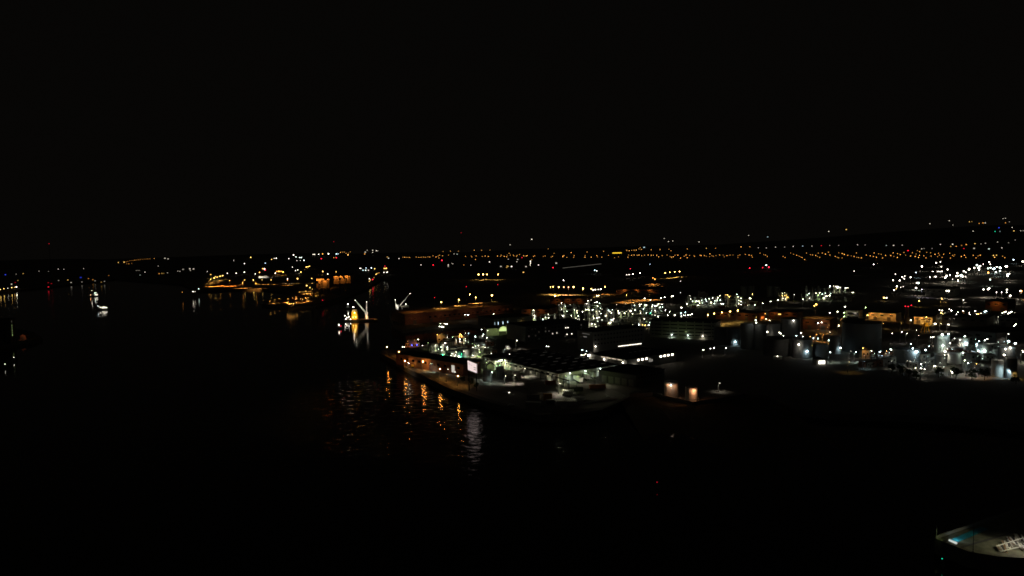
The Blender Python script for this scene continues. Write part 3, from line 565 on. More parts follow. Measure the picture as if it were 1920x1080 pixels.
lamps(Fz([(262, 918, 'W', 5.5), (352, 902), (397, 893), (550, 897, 'W', 5.5)]), 'W', 5.5, 6, 'warm white lamp along the dark lane below the grey tanks', group='lamps below the grey tanks', power=60)
lamps(Fz([(1055, 527), (1100, 547), (1225, 700, 'W', 6), (1243, 713), (1275, 738, 'C', 5), (1440, 742, 'B', 4), (1495, 705, 'B', 6), (1522, 748, 'B', 4), (1655, 768, 'B', 5), (1712, 775, 'B', 6.5), (1848, 797, 'C', 5), (1868, 948, 'C', 6), (1712, 582, 'W', 5.5), (1758, 570), (1765, 545), (1800, 530, 'W', 5), (1862, 450, 'W', 3.5), (1862, 692, 'W', 3)]), 'W', 5, 8, 'white floodlight on a mast among the dark oil tanks', group='floodlights among the oil tanks', power=200)
FIVE = ('first', 'second', 'third', 'fourth', 'fifth')
for p, o in zip(Fz([(320, 477), (397, 458), (497, 445), (600, 433), (698, 420)]), FIVE):
    lamp(*p, 'Y', 7.5, 14, 30, 'street_lamp', 'big amber street lamp, %s from the west in the rising row of five' % o, 'street lamp', 'row of five amber street lamps', 8000)
lamp(1530.4, 570.8, 'O', 10, 26, 26, 'lamp_mast', 'tall single mast with a big orange lamp by the green-white refinery frame', 'lamp mast', None, 16000)
lamps([(1526.7, 573.3)], 'Y', 5, 22, 'small pale lamp hanging just below the big orange mast lamp', power=0)
lamps(Fz([(1045, 460, 'O', 5), (1155, 445, 'W', 3)]) + Gq([(275, 605, 'O', 4), (400, 612, 'O', 3), (172, 640, 'Y', 4)]), 'O', 4, 8, 'small orange lamp along the red-lit sheds', s=14, power=9000)
lamps(Fz([(912, 350, 'C', 5), (1013, 330), (1113, 305), (1207, 287, 'W', 5), (1413, 220, 'W', 3), (1525, 278), (848, 267, 'W', 6), (860, 267, 'W', 5), (883, 212, 'Y', 4)]), 'W', 4.5, 12, 'white lamp in the line climbing behind the amber row', power=700)
lamps(E([(1138, 132, 'W', 5), (1210, 152), (1347, 128), (1392, 118), (1480, 107), (1500, 100), (535, 97), (558, 97), (1605, 248, 'W', 7), (1600, 320, 'B', 6), (1655, 310, 'B', 5), (1520, 345, 'W', 7), (1605, 357), (1630, 345, 'W', 3.5), (1655, 348), (1690, 342), (1715, 340), (1740, 330), (1430, 345, 'W', 4), (1402, 280), (1455, 300)]), 'W', 4.5, 14, 'white mast light above the crowded refinery frames', power=700)
lamps(Gq([(760, 135, 'W', 6), (635, 220, 'W', 6), (655, 455, 'W', 6), (1108, 150, 'V', 4), (1870, 365, 'W', 5), (745, 235, 'V', 5), (748, 300, 'V', 5)]), 'W', 5, 9, 'white lamp around the small six-windowed office', power=250)
lamps([(1627, 591), (1737, 594.5)], 'Y', 5, 8, 'yellow lamp in front of an orange-washed shed', name='street_lamp', cat='street lamp', power=5000)
lamps(Gq([(1560, 588), (1715, 560, 'P', 5), (1805, 590, 'W', 3)]) + Hq([(127, 398, 'W', 2.5), (152, 467, 'W', 2.5), (50, 270, 'W', 5)]), 'C', 5, 10, 'cool white lamp above the huge unlit black tank', power=200)
lamps(Gq([(510, 905, 'C', 5), (940, 902, 'C', 7), (1205, 880, 'C', 5), (1345, 898, 'B', 6), (1460, 880, 'Y', 3.5), (1530, 855, 'C', 6.5), (1540, 862, 'W', 5), (1625, 880, 'C', 5.5), (1685, 850, 'C', 5.5)]), 'C', 6.5, 8, 'green-white street lamp along the harbour road', name='street_lamp', cat='street lamp', power=2200)
lamps(Hq([(25, 805, 'W', 6.5), (10, 800, 'W', 6), (75, 832, 'W', 2.5), (185, 830, 'W', 6), (113, 873), (178, 880), (228, 893), (350, 855, 'W', 6), (365, 858, 'W', 4), (283, 795, 'W', 3), (560, 918, 'W', 5), (575, 930, 'W', 6), (580, 945, 'W', 4)]), 'W', 5, 3, 'low white light beside the pale harbour road', name='road_light', cat='road light', power=120)
lamps(Hq([(55, 572, 'B', 5.5), (285, 603, 'B', 4), (678, 520, 'W', 5), (607, 500, 'W', 3), (737, 475, 'C', 6), (885, 575, 'B', 6.5), (917, 535, 'B', 5.5), (990, 525), (1022, 510, 'W', 6), (535, 540, 'W', 6), (550, 565, 'W', 6), (485, 668, 'C', 6), (515, 635, 'W', 3), (480, 715, 'W', 4), (738, 782, 'W', 5.5), (778, 818), (883, 823, 'O', 3.5), (1288, 447, 'W', 5), (1475, 678, 'W', 5), (1465, 660, 'W', 4)]), 'C', 7, 9, 'cool white floodlight among the cyan-lit tanks', group='floodlights among the cyan-lit tanks', power=2600)
lamps(Hq([(1245, 383, 'W', 6), (1235, 381, 'W', 5), (1360, 348), (1372, 335, 'W', 6), (1385, 322, 'W', 5), (1370, 385, 'W', 3.5)]), 'W', 5, 9, 'white floodlight over the black eastern hall', power=600)
lamps(Hq([(365, 317, 'W', 7), (350, 320, 'W', 5), (525, 325, 'W', 6), (540, 330, 'W', 4), (305, 487, 'W', 3.5), (325, 486, 'W', 4), (345, 484, 'W', 4), (250, 235, 'Y', 4), (435, 318, 'W', 3)]), 'W', 5, 8, 'warm white lamp east of the yellow jib crane', power=800)
lamps(Hq([(415, 142), (452, 150), (437, 180, 'Y', 5), (455, 187, 'Y', 3), (540, 133, 'W', 4), (567, 150, 'W', 6.5), (713, 152, 'C', 6.5), (648, 172, 'W', 4), (792, 178, 'W', 4), (867, 157, 'W', 6.5), (905, 195, 'O', 5), (885, 197, 'W', 3), (940, 185, 'W', 3), (985, 163, 'B', 5), (1000, 162, 'B', 6), (1012, 160, 'B', 5), (1212, 180), (1240, 170), (1258, 163), (1285, 190, 'W', 6), (1300, 183, 'W', 6), (1320, 172, 'W', 6), (1330, 163, 'W', 5), (717, 17, 'W', 3.5), (600, 192, 'W', 2.5), (630, 195, 'W', 2.5), (800, 200, 'W', 3.5)]), 'W', 5, 10, 'white floodlight in the long upper row of the eastern docks', power=1300)
lamps(Hq([(157, 28), (445, 5)]), 'Y', 3.5, 9, 'slim yellow lamp on the dark road beyond the chimney', power=800)

# ------------------------------------------------------------------ farther floodlights of the eastern docks (too small to show parts)
far_lamps(Pq([(250, 170, 'W', 6), (483, 113), (552, 95), (568, 175, 'W', 6), (150, 268, 'B', 5), (670, 220, 'W', 6), (415, 253, 'W', 3), (435, 253, 'W', 3), (505, 253, 'W', 3), (525, 253, 'W', 3), (545, 253, 'W', 3), (565, 253, 'W', 3), (585, 253, 'W', 3), (380, 347), (473, 338), (708, 313), (625, 360, 'W', 6), (640, 345, 'W', 7), (655, 325, 'W', 6), (830, 280, 'W', 6), (810, 330), (830, 325, 'W', 6), (890, 315, 'C', 9), (915, 335, 'W', 8), (963, 337), (750, 380, 'W', 3), (840, 402, 'W', 6), (935, 250, 'W', 6), (968, 267), (1022, 215, 'W', 8), (1108, 195, 'W', 7), (1150, 150, 'C', 9), (1185, 222), (1205, 165, 'W', 6), (1190, 172, 'W', 5), (1170, 195, 'W', 4), (1255, 133, 'W', 4), (1350, 100, 'W', 6), (1370, 135, 'W', 4), (1330, 203, 'C', 5), (1372, 193, 'C', 5), (1415, 212, 'B', 5), (1435, 205, 'B', 6), (1473, 178, 'W', 4), (1530, 193, 'C', 8), (1528, 243, 'C', 6), (1460, 262, 'C', 6), (1335, 270, 'O', 7), (1620, 170, 'W', 5), (1640, 170, 'W', 5), (1365, 385, 'C', 4), (1650, 300, 'W', 6), (1652, 325, 'W', 6), (1680, 290, 'W', 4), (1748, 62, 'B', 4), (1895, 90, 'W', 5), (1912, 90, 'W', 5), (65, 347, 'W', 4), (165, 440, 'W', 6), (190, 443, 'C', 7), (155, 523, 'W', 5), (250, 547, 'P', 4), (655, 570, 'W', 5.5), (690, 570, 'W', 6.5), (1258, 547, 'W', 5), (1330, 545, 'W', 6), (1352, 530, 'W', 7), (1470, 592, 'W', 4), (1553, 592, 'W', 4), (1640, 550, 'W', 5), (1637, 595, 'W', 5), (1695, 650, 'W', 6), (1860, 572, 'W', 5.5), (1878, 572, 'O', 5.5), (928, 720, 'W', 4), (205, 735, 'Y', 4), (573, 690, 'Y', 4)]),
  'W', 5, 'white floodlight in the crowd of lights on the far eastern docks', 'floodlights of the far eastern docks', s=14, h=14, pool=9000, name='dock_floodlight', cat='floodlight')
far_lamps(Jq([(868, 585), (945, 600), (925, 608), (940, 622), (903, 636), (850, 635), (993, 608), (880, 685, 'W', 6), (912, 692), (932, 687), (857, 715, 'W', 6), (875, 705, 'Y', 3), (690, 505, 'W', 5), (720, 497, 'W', 2), (775, 778, 'Y', 5), (795, 780, 'W', 6), (530, 560, 'W', 2.5), (1035, 570, 'P', 3)]), 'W', 4, 'white floodlight on the dim flat ground north of the eastern docks', 'floodlights north of the eastern docks', s=12, h=12, name='dock_floodlight', cat='floodlight')
# orange rows towards the horizon
ROW = Jq([(10, 412), (35, 422), (60, 430), (80, 438), (95, 445), (105, 450), (125, 465), (140, 412), (172, 425), (190, 428), (215, 432), (230, 440), (248, 448), (237, 412), (270, 412), (295, 420), (320, 405), (332, 428), (375, 440), (392, 447), (403, 452), (405, 410), (432, 415), (450, 423), (432, 452), (478, 430), (508, 435), (530, 440), (549, 411), (552, 447), (566, 449), (590, 452), (630, 428), (662, 435), (688, 440), (694, 411), (713, 446), (730, 418), (752, 423), (763, 452), (787, 430), (830, 433), (855, 440), (850, 411), (885, 418), (884, 447), (908, 425), (938, 407), (952, 430), (992, 436), (1007, 410), (1030, 440), (1047, 392), (1037, 420), (1057, 448), (1066, 401), (1065, 430), (1100, 435), (1118, 452), (1125, 407), (1156, 410), (1160, 437), (1192, 423), (1213, 442), (1220, 413), (1228, 430), (1250, 448), (1263, 422), (1312, 414), (1318, 453), (1335, 430), (1353, 426), (1345, 438), (1408, 441), (1432, 430), (1443, 448), (1505, 430), (1527, 452), (1545, 436), (1562, 430), (1670, 432, 'Y', 5), (1695, 430, 'Y', 5), (1680, 447), (1745, 438), (1763, 450)])
far_lamps(ROW, 'A', 3.2, 'orange street lamp in the level rows on the eastern plain', 'orange street lamps on the eastern plain', s=2.4)
ROW2 = Kq([(70, 218), (66, 224), (100, 230), (135, 190), (160, 215), (155, 228), (250, 215), (248, 228), (265, 185), (300, 228), (345, 215), (350, 225), (385, 228), (400, 180), (440, 213), (490, 232), (522, 225), (600, 228), (605, 210), (630, 212), (650, 210), (675, 212), (690, 210), (712, 215), (735, 212), (765, 210), (790, 212), (808, 212), (835, 212), (850, 225), (880, 215), (920, 210), (945, 222), (955, 228), (970, 225), (985, 212), (1008, 212), (1030, 235), (1060, 220), (1075, 210), (1085, 232), (1105, 213), (1140, 215), (1145, 222), (1190, 212), (1200, 215), (1225, 215), (1240, 220), (1270, 200), (1268, 225), (1285, 215), (1297, 220), (1320, 215), (1350, 210), (1380, 210), (1388, 225), (1410, 215), (1435, 210), (1460, 210), (1500, 215), (1500, 230), (1515, 208), (1560, 205), (1590, 210), (1610, 213), (1618, 228), (1680, 195), (1710, 205), (1725, 210), (1740, 222), (1870, 222), (1885, 230), (590, 172), (610, 175), (630, 172), (650, 170), (668, 170), (690, 160), (710, 165), (700, 150), (790, 167), (862, 165), (935, 163), (952, 175), (1085, 160), (1525, 143), (1597, 142)])
far_lamps(ROW2, 'A', 3, 'unbroken band of tiny amber street lamps along the central horizon', 'MASS', s=2.2)
ROW3 = Lq([(700, 270), (720, 272), (740, 272), (760, 270), (775, 272), (795, 267), (810, 270), (838, 260), (862, 270), (880, 262), (890, 255), (885, 278), (915, 260), (920, 225), (980, 222), (1045, 222), (965, 255), (1103, 265), (1150, 262), (1155, 270), (1185, 290), (1190, 262), (1240, 265), (1265, 262), (1290, 265), (1175, 215), (1235, 215), (1303, 213), (1365, 262), (1390, 265), (1395, 255), (1420, 265), (1445, 255), (1440, 268), (1460, 240), (1470, 255), (1495, 255), (1500, 262), (1520, 265), (1525, 258), (1545, 250), (1580, 260), (1600, 262), (1608, 258), (1645, 292), (1660, 265), (1670, 260), (1740, 265), (1755, 262), (1780, 203), (1805, 270), (1815, 265), (1828, 240), (1900, 262), (1910, 258), (590, 272), (605, 272), (620, 273), (632, 274), (645, 273), (80, 232), (65, 232), (95, 230), (110, 230), (125, 240), (145, 240), (140, 255), (160, 228), (25, 275), (40, 272)])
far_lamps(ROW3[::3]+ROW3[1::3], 'A', 3, 'sparser band of tiny amber street lamps along the western horizon', 'MASS', s=1.9)
far_lamps(ROW3[2::3], 'A', 3, 'tiny amber street lamp in the sparse band along the western horizon', 'amber street lamps along the western horizon', s=1.9)
ROW4 = Mq([(1065, 250, 'Y', 4), (1117, 247, 'Y', 5), (1135, 245), (1150, 240), (1165, 235), (1178, 233), (1190, 232), (1202, 231), (1214, 229), (1230, 227), (1246, 225), (1262, 224), (1280, 222), (1298, 220), (1315, 219), (1330, 218), (1350, 217), (1388, 214), (1140, 262), (1160, 262), (1185, 258)])
far_lamps(ROW4, 'O', 2.8, 'deep orange lamp in the short string on the western rise', 'orange lamp string on the western rise', s=1.0)
# lit houses, far
def house_mesh(c, s, r):
    def f():
        mb = MB(); mb.box((0, 0, r*.9), (r*3.2, r*2.4, r*1.8), brick_m)
        mb.add([(-r*1.7, -r*1.3, r*1.8), (r*1.7, -r*1.3, r*1.8), (r*1.7, r*1.3, r*1.8), (-r*1.7, r*1.3, r*1.8), (-r*1.7, 0, r*2.9), (r*1.7, 0, r*2.9)], [(0, 1, 5, 4), (2, 3, 4, 5), (0, 4, 3), (1, 2, 5)], roof_d)
        mb.box((0, -r*1.22, r*1.0), (r*1.5, .2, r*1.0), glow(c, s)); return mb.mesh('house')
    return cached(('house', c, s, r), f)
def houses(pl, c, size, label, group, s=1.6):
    for p in pl:
        cc = p[2] if len(p) > 2 else c; sz = p[3] if len(p) > 3 else size
        q, g = at_far(p[0], p[1], 4); r = max(2.5, round(q.y/F_PX*.36*sz))
        tag(link('house', house_mesh(cc, s*random.choice((.5, 1, 1.6)), r), None, (q.x, q.y, q.z-r*1.0)), label, 'house', group)
houses(Jq([(1500, 233), (1147, 172), (1335, 183), (1305, 148), (1470, 157, 'Y'), (1490, 155, 'Y'), (1550, 170, 'O'), (1580, 166, 'O', 4), (1600, 166, 'W'), (1765, 165, 'O'), (1797, 157), (1745, 130), (1765, 128), (1680, 235, 'G'), (1710, 205, 'L', 4), (1720, 235, 'B'), (1833, 231, 'Y', 3.5), (1820, 203), (1890, 230), (1910, 230), (1845, 305), (1790, 328), (1700, 322), (1600, 332, 'W', 3.5), (1515, 335, 'Y', 3), (1565, 337), (1505, 374, 'W', 5), (1627, 378, 'C', 5), (1735, 370), (1332, 340, 'W', 3.5), (1318, 358, 'Y'), (1362, 357, 'O'), (1405, 350, 'O', 3.5), (1430, 338, 'O', 3), (1443, 343, 'O', 3.5), (1425, 375, 'R'), (1233, 342), (462, 220, 'Y', 4), (320, 235)]), 'W', 2.6, 'lit house on the dark hillside beyond the eastern plain', 'houses on the eastern hillside', 1.1)
houses(Jq([(30, 358), (107, 355, 'B', 3), (183, 355), (260, 352, 'R'), (328, 350), (402, 350), (555, 345), (618, 346), (790, 350, 'C', 3.5), (849, 350, 'W', 4), (920, 348, 'W', 3.5), (967, 392, 'R', 4.5), (1100, 375), (1165, 375), (1080, 378)]) + Kq([(730, 148, 'B', 5), (1740, 62, 'B', 4), (1665, 150), (1730, 152), (1805, 145), (1880, 145), (895, 75), (930, 100), (965, 95), (1180, 103), (1240, 155, 'Y'), (1315, 155, 'O'), (1585, 50)]), 'W', 2.5, 'small lit house near the skyline behind the street-lamp rows', 'houses behind the lamp rows', 1.0)
houses(Lq([(50, 245, 'B', 5), (60, 244, 'B', 5), (285, 230, 'W', 4.5), (300, 215), (345, 215), (375, 218), (385, 220), (280, 245, 'O'), (345, 232), (465, 270, 'Y', 3.5), (475, 280), (560, 283), (963, 335), (963, 347), (995, 322), (1000, 325), (1147, 337), (1010, 245), (1035, 247, 'C'), (1090, 335, 'O'), (1393, 347, 'W', 5), (1445, 347, 'Y', 5.5), (1440, 355, 'Y', 4), (1480, 347, 'W', 4), (1598, 348, 'W', 4.5), (1577, 395, 'Y', 3.5), (1845, 320, 'W', 4.5), (1530, 290, 'W', 3.5), (1523, 308, 'W', 3.5), (1453, 288, 'W', 3), (740, 335), (1300, 310), (1700, 335), (1468, 170), (1645, 125)]), 'W', 3, 'lit house between the dock basins and the western lamp band', 'houses beyond the dock basins', 1.4)
houses(Mq([(150, 355), (213, 350, 'Y'), (167, 412, 'Y', 3.5), (143, 430, 'R'), (110, 445), (355, 328), (440, 330), (529, 310, 'W', 3), (578, 312), (532, 412, 'W', 3), (615, 407, 'Y', 2.6), (645, 430), (742, 425), (860, 415), (917, 427, 'Y', 3), (945, 420), (983, 367, 'O', 3), (440, 432, 'R'), (468, 440, 'R', 3.5), (442, 470, 'R'), (735, 385, 'L', 6), (55, 360, 'L', 4), (755, 305), (800, 395, 'O'), (840, 405, 'O'), (1230, 322), (1245, 322), (1257, 322), (1308, 337, 'W', 3.5), (1265, 363, 'C', 3), (1427, 282, 'W', 3), (1490, 213, 'W', 5), (1517, 218, 'W', 4.5), (1437, 350, 'O', 4), (1460, 348, 'Y', 4), (1475, 348, 'Y', 4), (1510, 343), (1603, 328), (1622, 330), (1653, 312, 'W', 5), (1713, 307, 'W', 4), (1747, 308, 'W', 5), (1717, 323)]), 'W', 2.6, 'lit house on the dark western shore', 'houses on the western shore', .55)
far_lamps(Mq([(3, 493), (35, 486, 'Y', 4), (70, 483, 'W', 4), (105, 477, 'Y', 3), (130, 473, 'Y', 3), (148, 470, 'W', 4.5)]), 'Y', 3.5, 'yellow promenade lamp in the bright string on the western waterfront', 'lamps on the western waterfront', s=5, h=8)
# mid-distance western docks
far_lamps(Iq([(332, 328), (330, 383), (370, 368, 'Y', 5), (383, 350), (403, 358, 'Y', 5), (435, 347, 'Y', 5), (465, 340), (712, 390), (810, 390), (908, 388), (1010, 388), (1307, 375, 'Y', 4.5), (1195, 377, 'W', 5), (1195, 395, 'O', 4), (1468, 372, 'Y', 4), (1058, 313, 'W', 4), (1075, 293, 'O', 4.5), (1097, 293, 'O', 4.5), (1122, 293, 'O', 4.5), (1145, 300, 'O', 5), (1405, 243), (1425, 240), (1443, 235), (1345, 300), (1310, 277, 'W'), (1285, 283, 'W'), (1590, 293), (1648, 323, 'W'), (1742, 298), (1570, 382), (1410, 453), (1447, 475), (1478, 492), (780, 135), (1015, 157), (880, 305, 'O')]), 'Y', 3.8, 'amber lamp on the ore quays of the western docks', 'lamps on the western ore quays', s=7, h=14, pool=36000)
far_lamps(Iq([(710, 205), (1045, 147), (1068, 145), (945, 200, 'B', 4), (1262, 108, 'W', 5), (1210, 150), (1290, 130, 'C', 3), (1330, 137, 'C', 3.5), (1350, 137, 'C', 3.5), (1300, 172, 'W', 2.5), (1380, 168, 'C', 3), (1340, 172, 'W', 2.5), (1655, 95, 'W', 5), (1483, 102), (1500, 102, 'W', 4.5), (1545, 100), (1590, 97, 'O', 3), (1750, 98, 'B', 4), (1770, 98, 'C', 4), (1875, 108, 'Y', 4), (915, 262, 'O', 5), (935, 265, 'W', 5), (945, 280, 'R', 3), (1575, 150, 'R', 4), (1745, 140, 'R', 4), (518, 313), (617, 313), (710, 303), (832, 322), (195, 490, 'C', 5), (132, 520), (155, 518, 'W', 2.5), (12, 527, 'O', 3), (1250, 245, 'W', 3), (590, 170, 'W', 2), (292, 295, 'W', 2.5)]), 'W', 3.5, 'white lamp scattered over the western docks', 'white lamps of the western docks', s=6, h=10)
far_lamps(Aq([(280, 185, 'W', 4.5), (295, 185, 'W', 4), (370, 180, 'B', 4.5), (450, 178, 'B', 5), (325, 213, 'B', 5), (365, 213, 'C', 5), (405, 213, 'W', 5), (500, 190, 'Y', 5), (640, 185, 'Y', 6), (655, 187, 'Y', 6), (675, 185, 'O', 5), (640, 245, 'W', 5), (680, 245, 'W', 5), (692, 240, 'W', 4.5), (520, 275, 'Y', 4), (535, 262, 'Y', 3), (565, 253, 'O', 2.5), (420, 340, 'W', 5), (435, 358, 'Y', 5), (490, 325, 'O', 4), (470, 352, 'R', 4.5), (420, 380, 'Y', 3), (655, 150, 'R', 3)]), 'W', 4, 'lamp on the quay at the head of the dock channel', 'lamps at the head of the channel', s=3.5, h=10)
far_lamps(Kq([(33, 472, 'Y', 4), (75, 472, 'S', 5), (113, 473, 'S', 5), (155, 470, 'Y', 5.5), (232, 483, 'Y', 6.5), (300, 487, 'Y', 5), (412, 470, 'O', 5), (5, 545, 'Y', 6), (905, 357, 'Y', 5), (942, 352, 'Y', 4), (982, 348, 'Y', 4), (1022, 345, 'Y', 4), (820, 408, 'O', 3.5), (805, 395, 'O', 3)]) + Lq([(1210, 413, 'Y', 5), (1248, 413, 'Y', 5), (1280, 413, 'Y', 5.5), (1370, 413, 'Y', 5), (1820, 513, 'Y', 5), (1865, 515, 'Y', 4), (1800, 513, 'Y', 3), (1835, 588, 'Y', 6)]), 'Y', 5, 'sodium lamp over the central cargo sheds', 'sodium lamps of the central docks', s=18, h=16, pool=52000)
far_lamps(Kq([(315, 497), (333, 493), (357, 492), (377, 490), (345, 543), (358, 543), (590, 372), (610, 370), (640, 366), (698, 358), (328, 335, 'B', 3), (345, 340), (72, 417), (1030, 425, 'W', 3), (1732, 293, 'C', 5), (1702, 313, 'R', 4.5), (1752, 310, 'R', 4), (1595, 318, 'R', 3), (780, 285, 'B', 3), (1030, 518, 'W', 2.5), (620, 322, 'R', 3)]) + Lq([(1480, 348, 'W', 4), (1820, 357, 'R', 4), (910, 298, 'R', 5), (838, 335, 'R', 2.5), (1565, 275, 'R', 3), (1635, 305, 'W', 2.5), (1635, 315, 'W', 2.5), (1635, 325, 'W', 2.5), (1635, 338, 'W', 2.5)]), 'W', 4, 'white lamp on the dark central docks', 'white lamps of the central docks', s=8, h=12)
# amber lamps behind the red-lit brick shed
for p, sz, lb in (((827.4, 566.4), 8, 'big amber lamp standing behind the west half of the red-lit shed'), ((860.4, 562), 8, 'big amber lamp behind the middle of the red-lit shed'), ((922.4, 553.6), 10.5, 'biggest amber lamp behind the east end of the red-lit shed'), ((881.2, 552), 6, 'amber lamp further back, northwest of the biggest one'), ((892, 557.6), 6, 'smaller amber lamp low between two big ones behind the shed')):
    lamp(*p, 'Y', sz, 22, 28, 'lamp_mast', lb, 'lamp mast', 'amber masts behind the red-lit shed', 22000)
lamps(Lq([(1125, 743, 'B', 5.5), (1098, 742, 'W', 4), (1295, 763, 'W', 6), (1333, 735, 'W', 3)]), 'W', 5, 8, 'white lamp on the near side of the red-lit shed', power=200)
lamps(Bq([(848, 45), (910, 47, 'W', 5), (932, 50, 'W', 5), (835, 80), (862, 85, 'W', 5), (885, 90, 'W', 5.5), (898, 45, 'W', 3)]), 'W', 4, 4, 'low warm light clustered at the basin edge below the red-lit shed', power=200)
def mast_red(px, py, h, label):
    p = at(px, py, GZ+h); root = thing('beacon_mast', (p.x, p.y, GZ), label, 'beacon mast')
    mb = MB(); mb.tube((0, 0, 0), (0, 0, h), .5, steel_d, .15, 6); mb.build('mast', root); l = link('beacon', lamp_head('R', 3), root, (0, 0, h)); l.scale = (p.y/F_PX*.6,)*3
for px, py, h, lb in ((814.8, 558, 30, 'thin mast with a red beacon above the amber lamps'), (874.3, 537.5, 40, 'thin mast with a red beacon west of the biggest amber lamp'), (933.2, 533.5, 40, 'thin mast with a red beacon just over the biggest amber lamp'), (625.7, 453.3, 130, 'very tall far mast with a dim red beacon against the night sky'), (92, 457, 150, 'very tall far mast with a red beacon above the western shore'), (864.7, 436.5, 140, 'very tall far mast with a faint red beacon in the open sky'), (605, 562.8, 8, 'low red beacon at the edge of the coal yard')): 
    if h >= 130: 
        p = at_y(px, py, 5200 if h != 150 else 4200); root = thing('beacon_mast', (p.x, p.y, GZ), lb, 'beacon mast'); hh = p.z-GZ
        MB().tube((0, 0, 0), (0, 0, hh), 1.6, steel_d, .6, 6).build('mast', root); l = link('beacon', lamp_head('R', .5), root, (0, 0, hh)); l.scale = (3.0,)*3
    else: mast_red(px, py, h, lb)

# ------------------------------------------------------------------ illuminated sign by the quay
q = at(884, 733, GZ); sg = thing('illuminated_sign', q, 'glowing pinkish-white upright sign panel on dark steel legs beside the quay', 'sign')
c4 = [at_y(*p, q.y+d) for p, d in (((876.2, 675.2), 1.6), ((894, 682.2), -1.2), ((894.4, 700.2), -1.2), ((877.2, 693.8), 1.6))]
c4 = [v-q for v in c4]
a0 = Vector((c4[1].x-c4[0].x, c4[1].y-c4[0].y, 0)).normalized(); nb = Vector((-a0.y, a0.x, 0))
MB().add(c4+[v+nb*.5 for v in c4], [(0, 3, 2, 1), (4, 5, 6, 7), (0, 1, 5, 4), (1, 2, 6, 5), (2, 3, 7, 6), (3, 0, 4, 7)], emit('sign_face', (1, .80, .76), .88)).build('panel', sg)
fr = MB()
for i in range(4): fr.tube(c4[i]-nb*.05, c4[(i+1) % 4]-nb*.05, .16, steel_d)
fr.build('frame', sg)
ink = emit('sign_ink', (1, .8, .76), .45)
def on_sign(u, v): t = c4[0].lerp(c4[1], u); b = c4[3].lerp(c4[2], u); return t.lerp(b, v)-nb*.06
for (u0, v0, u1, v1) in ((.66, .42, .9, .54), (.66, .62, .9, .74), (.08, .2, .3, .24), (.1, .34, .5, .37)):
    MB().add([on_sign(u0, v0), on_sign(u1, v0), on_sign(u1, v1), on_sign(u0, v1)], [(0, 3, 2, 1)], ink).build('print_block', sg)
for u in (.08, .92):
    b = on_sign(u, 1); MB().box((b.x+nb.x*.3, b.y+nb.y*.3, b.z/2), (.5, .5, b.z), steel_d).build('leg', sg)
    MB().tube((b.x, b.y+3, 0), (b.x, b.y+.4, b.z*.9), .14, steel_d).build('brace', sg)
g = at(920, 696, GZ); gb = thing('lit_gable_hut', g, 'small hut with a pale floodlit gable behind the sign', 'hut')
MB().add([(-3, 0, 0), (3, 0, 0), (3, 0, 4), (0, 0, 6.5), (-3, 0, 4), (-3, 6, 0), (3, 6, 0), (3, 6, 4), (0, 6, 6.5), (-3, 6, 4)], [(0, 1, 2, 3, 4), (9, 8, 7, 6, 5), (0, 4, 9, 5), (1, 6, 7, 2)], clad_p).build('wall', gb)
MB().add([(-3.3, -.3, 3.9), (0, -.3, 6.7), (0, 6.3, 6.7), (-3.3, 6.3, 3.9), (3.3, -.3, 3.9), (3.3, 6.3, 3.9)], [(0, 1, 2, 3), (1, 4, 5, 2)], roof_d).build('roof', gb)
add_light(gb, (-1, -5, 4), 'V', 260, .5, (.1, 1, -.2))
# orange-lit silo house and block at the basin
for px, py, wd, hh, lb, c in ((828, 643, 9, 9, 'small orange-lit house at the edge of the ferry basin', 'O'), (850, 662, 7, 6, 'stubby grey pump house in the quay plant', 'W'), (1623, 672, 6, 9, 'little gabled kiosk glowing vivid orange by the harbour road', 'O'), (1540.5, 684, 8, 5.5, 'gatehouse with a blinding white open front', 'W')):
    p = at(px, py, GZ); r_ = thing('small_house', p, lb, 'house')
    MB().box((0, wd*.4, hh*.36), (wd, wd*.8, hh*.72), clad_p).build('wall', r_)
    MB().add([(-wd*.53, -.3, hh*.72), (wd*.53, -.3, hh*.72), (wd*.53, wd*.83, hh*.72), (-wd*.53, wd*.83, hh*.72), (0, -.3, hh), (0, wd*.83, hh)], [(0, 1, 4), (2, 3, 5), (1, 2, 5, 4), (3, 0, 4, 5)], roof_d if px > 1500 or c == 'W' else clad_p).build('roof', r_)
    for s in (-.25, .25): MB().box((s*wd, -.06, hh*.4), (wd*.2, .2, hh*.2), glass_d).build('window', r_)
    MB().box((0, -.06, hh*.18), (wd*.16, .2, hh*.36), clad_d).build('door', r_)
    if px == 1540.5: MB().box((0, -.35, hh*.36), (wd*.62, .2, hh*.46), emit('open_front', (1, .93, .8), 2.6)).build('open_front', r_)
    else:
        add_light(r_, (-wd*.3, -4, hh*.8), c, 700 if c == 'O' else 100, .4, (.2, 1, -.5), 140)
        if c == 'O': l = link('wall_lamp', lamp_head('Y', 10), r_, (-wd*.45, -1, hh*.95)); l.scale = (.35,)*3  # assumed lamp for the orange light on the front
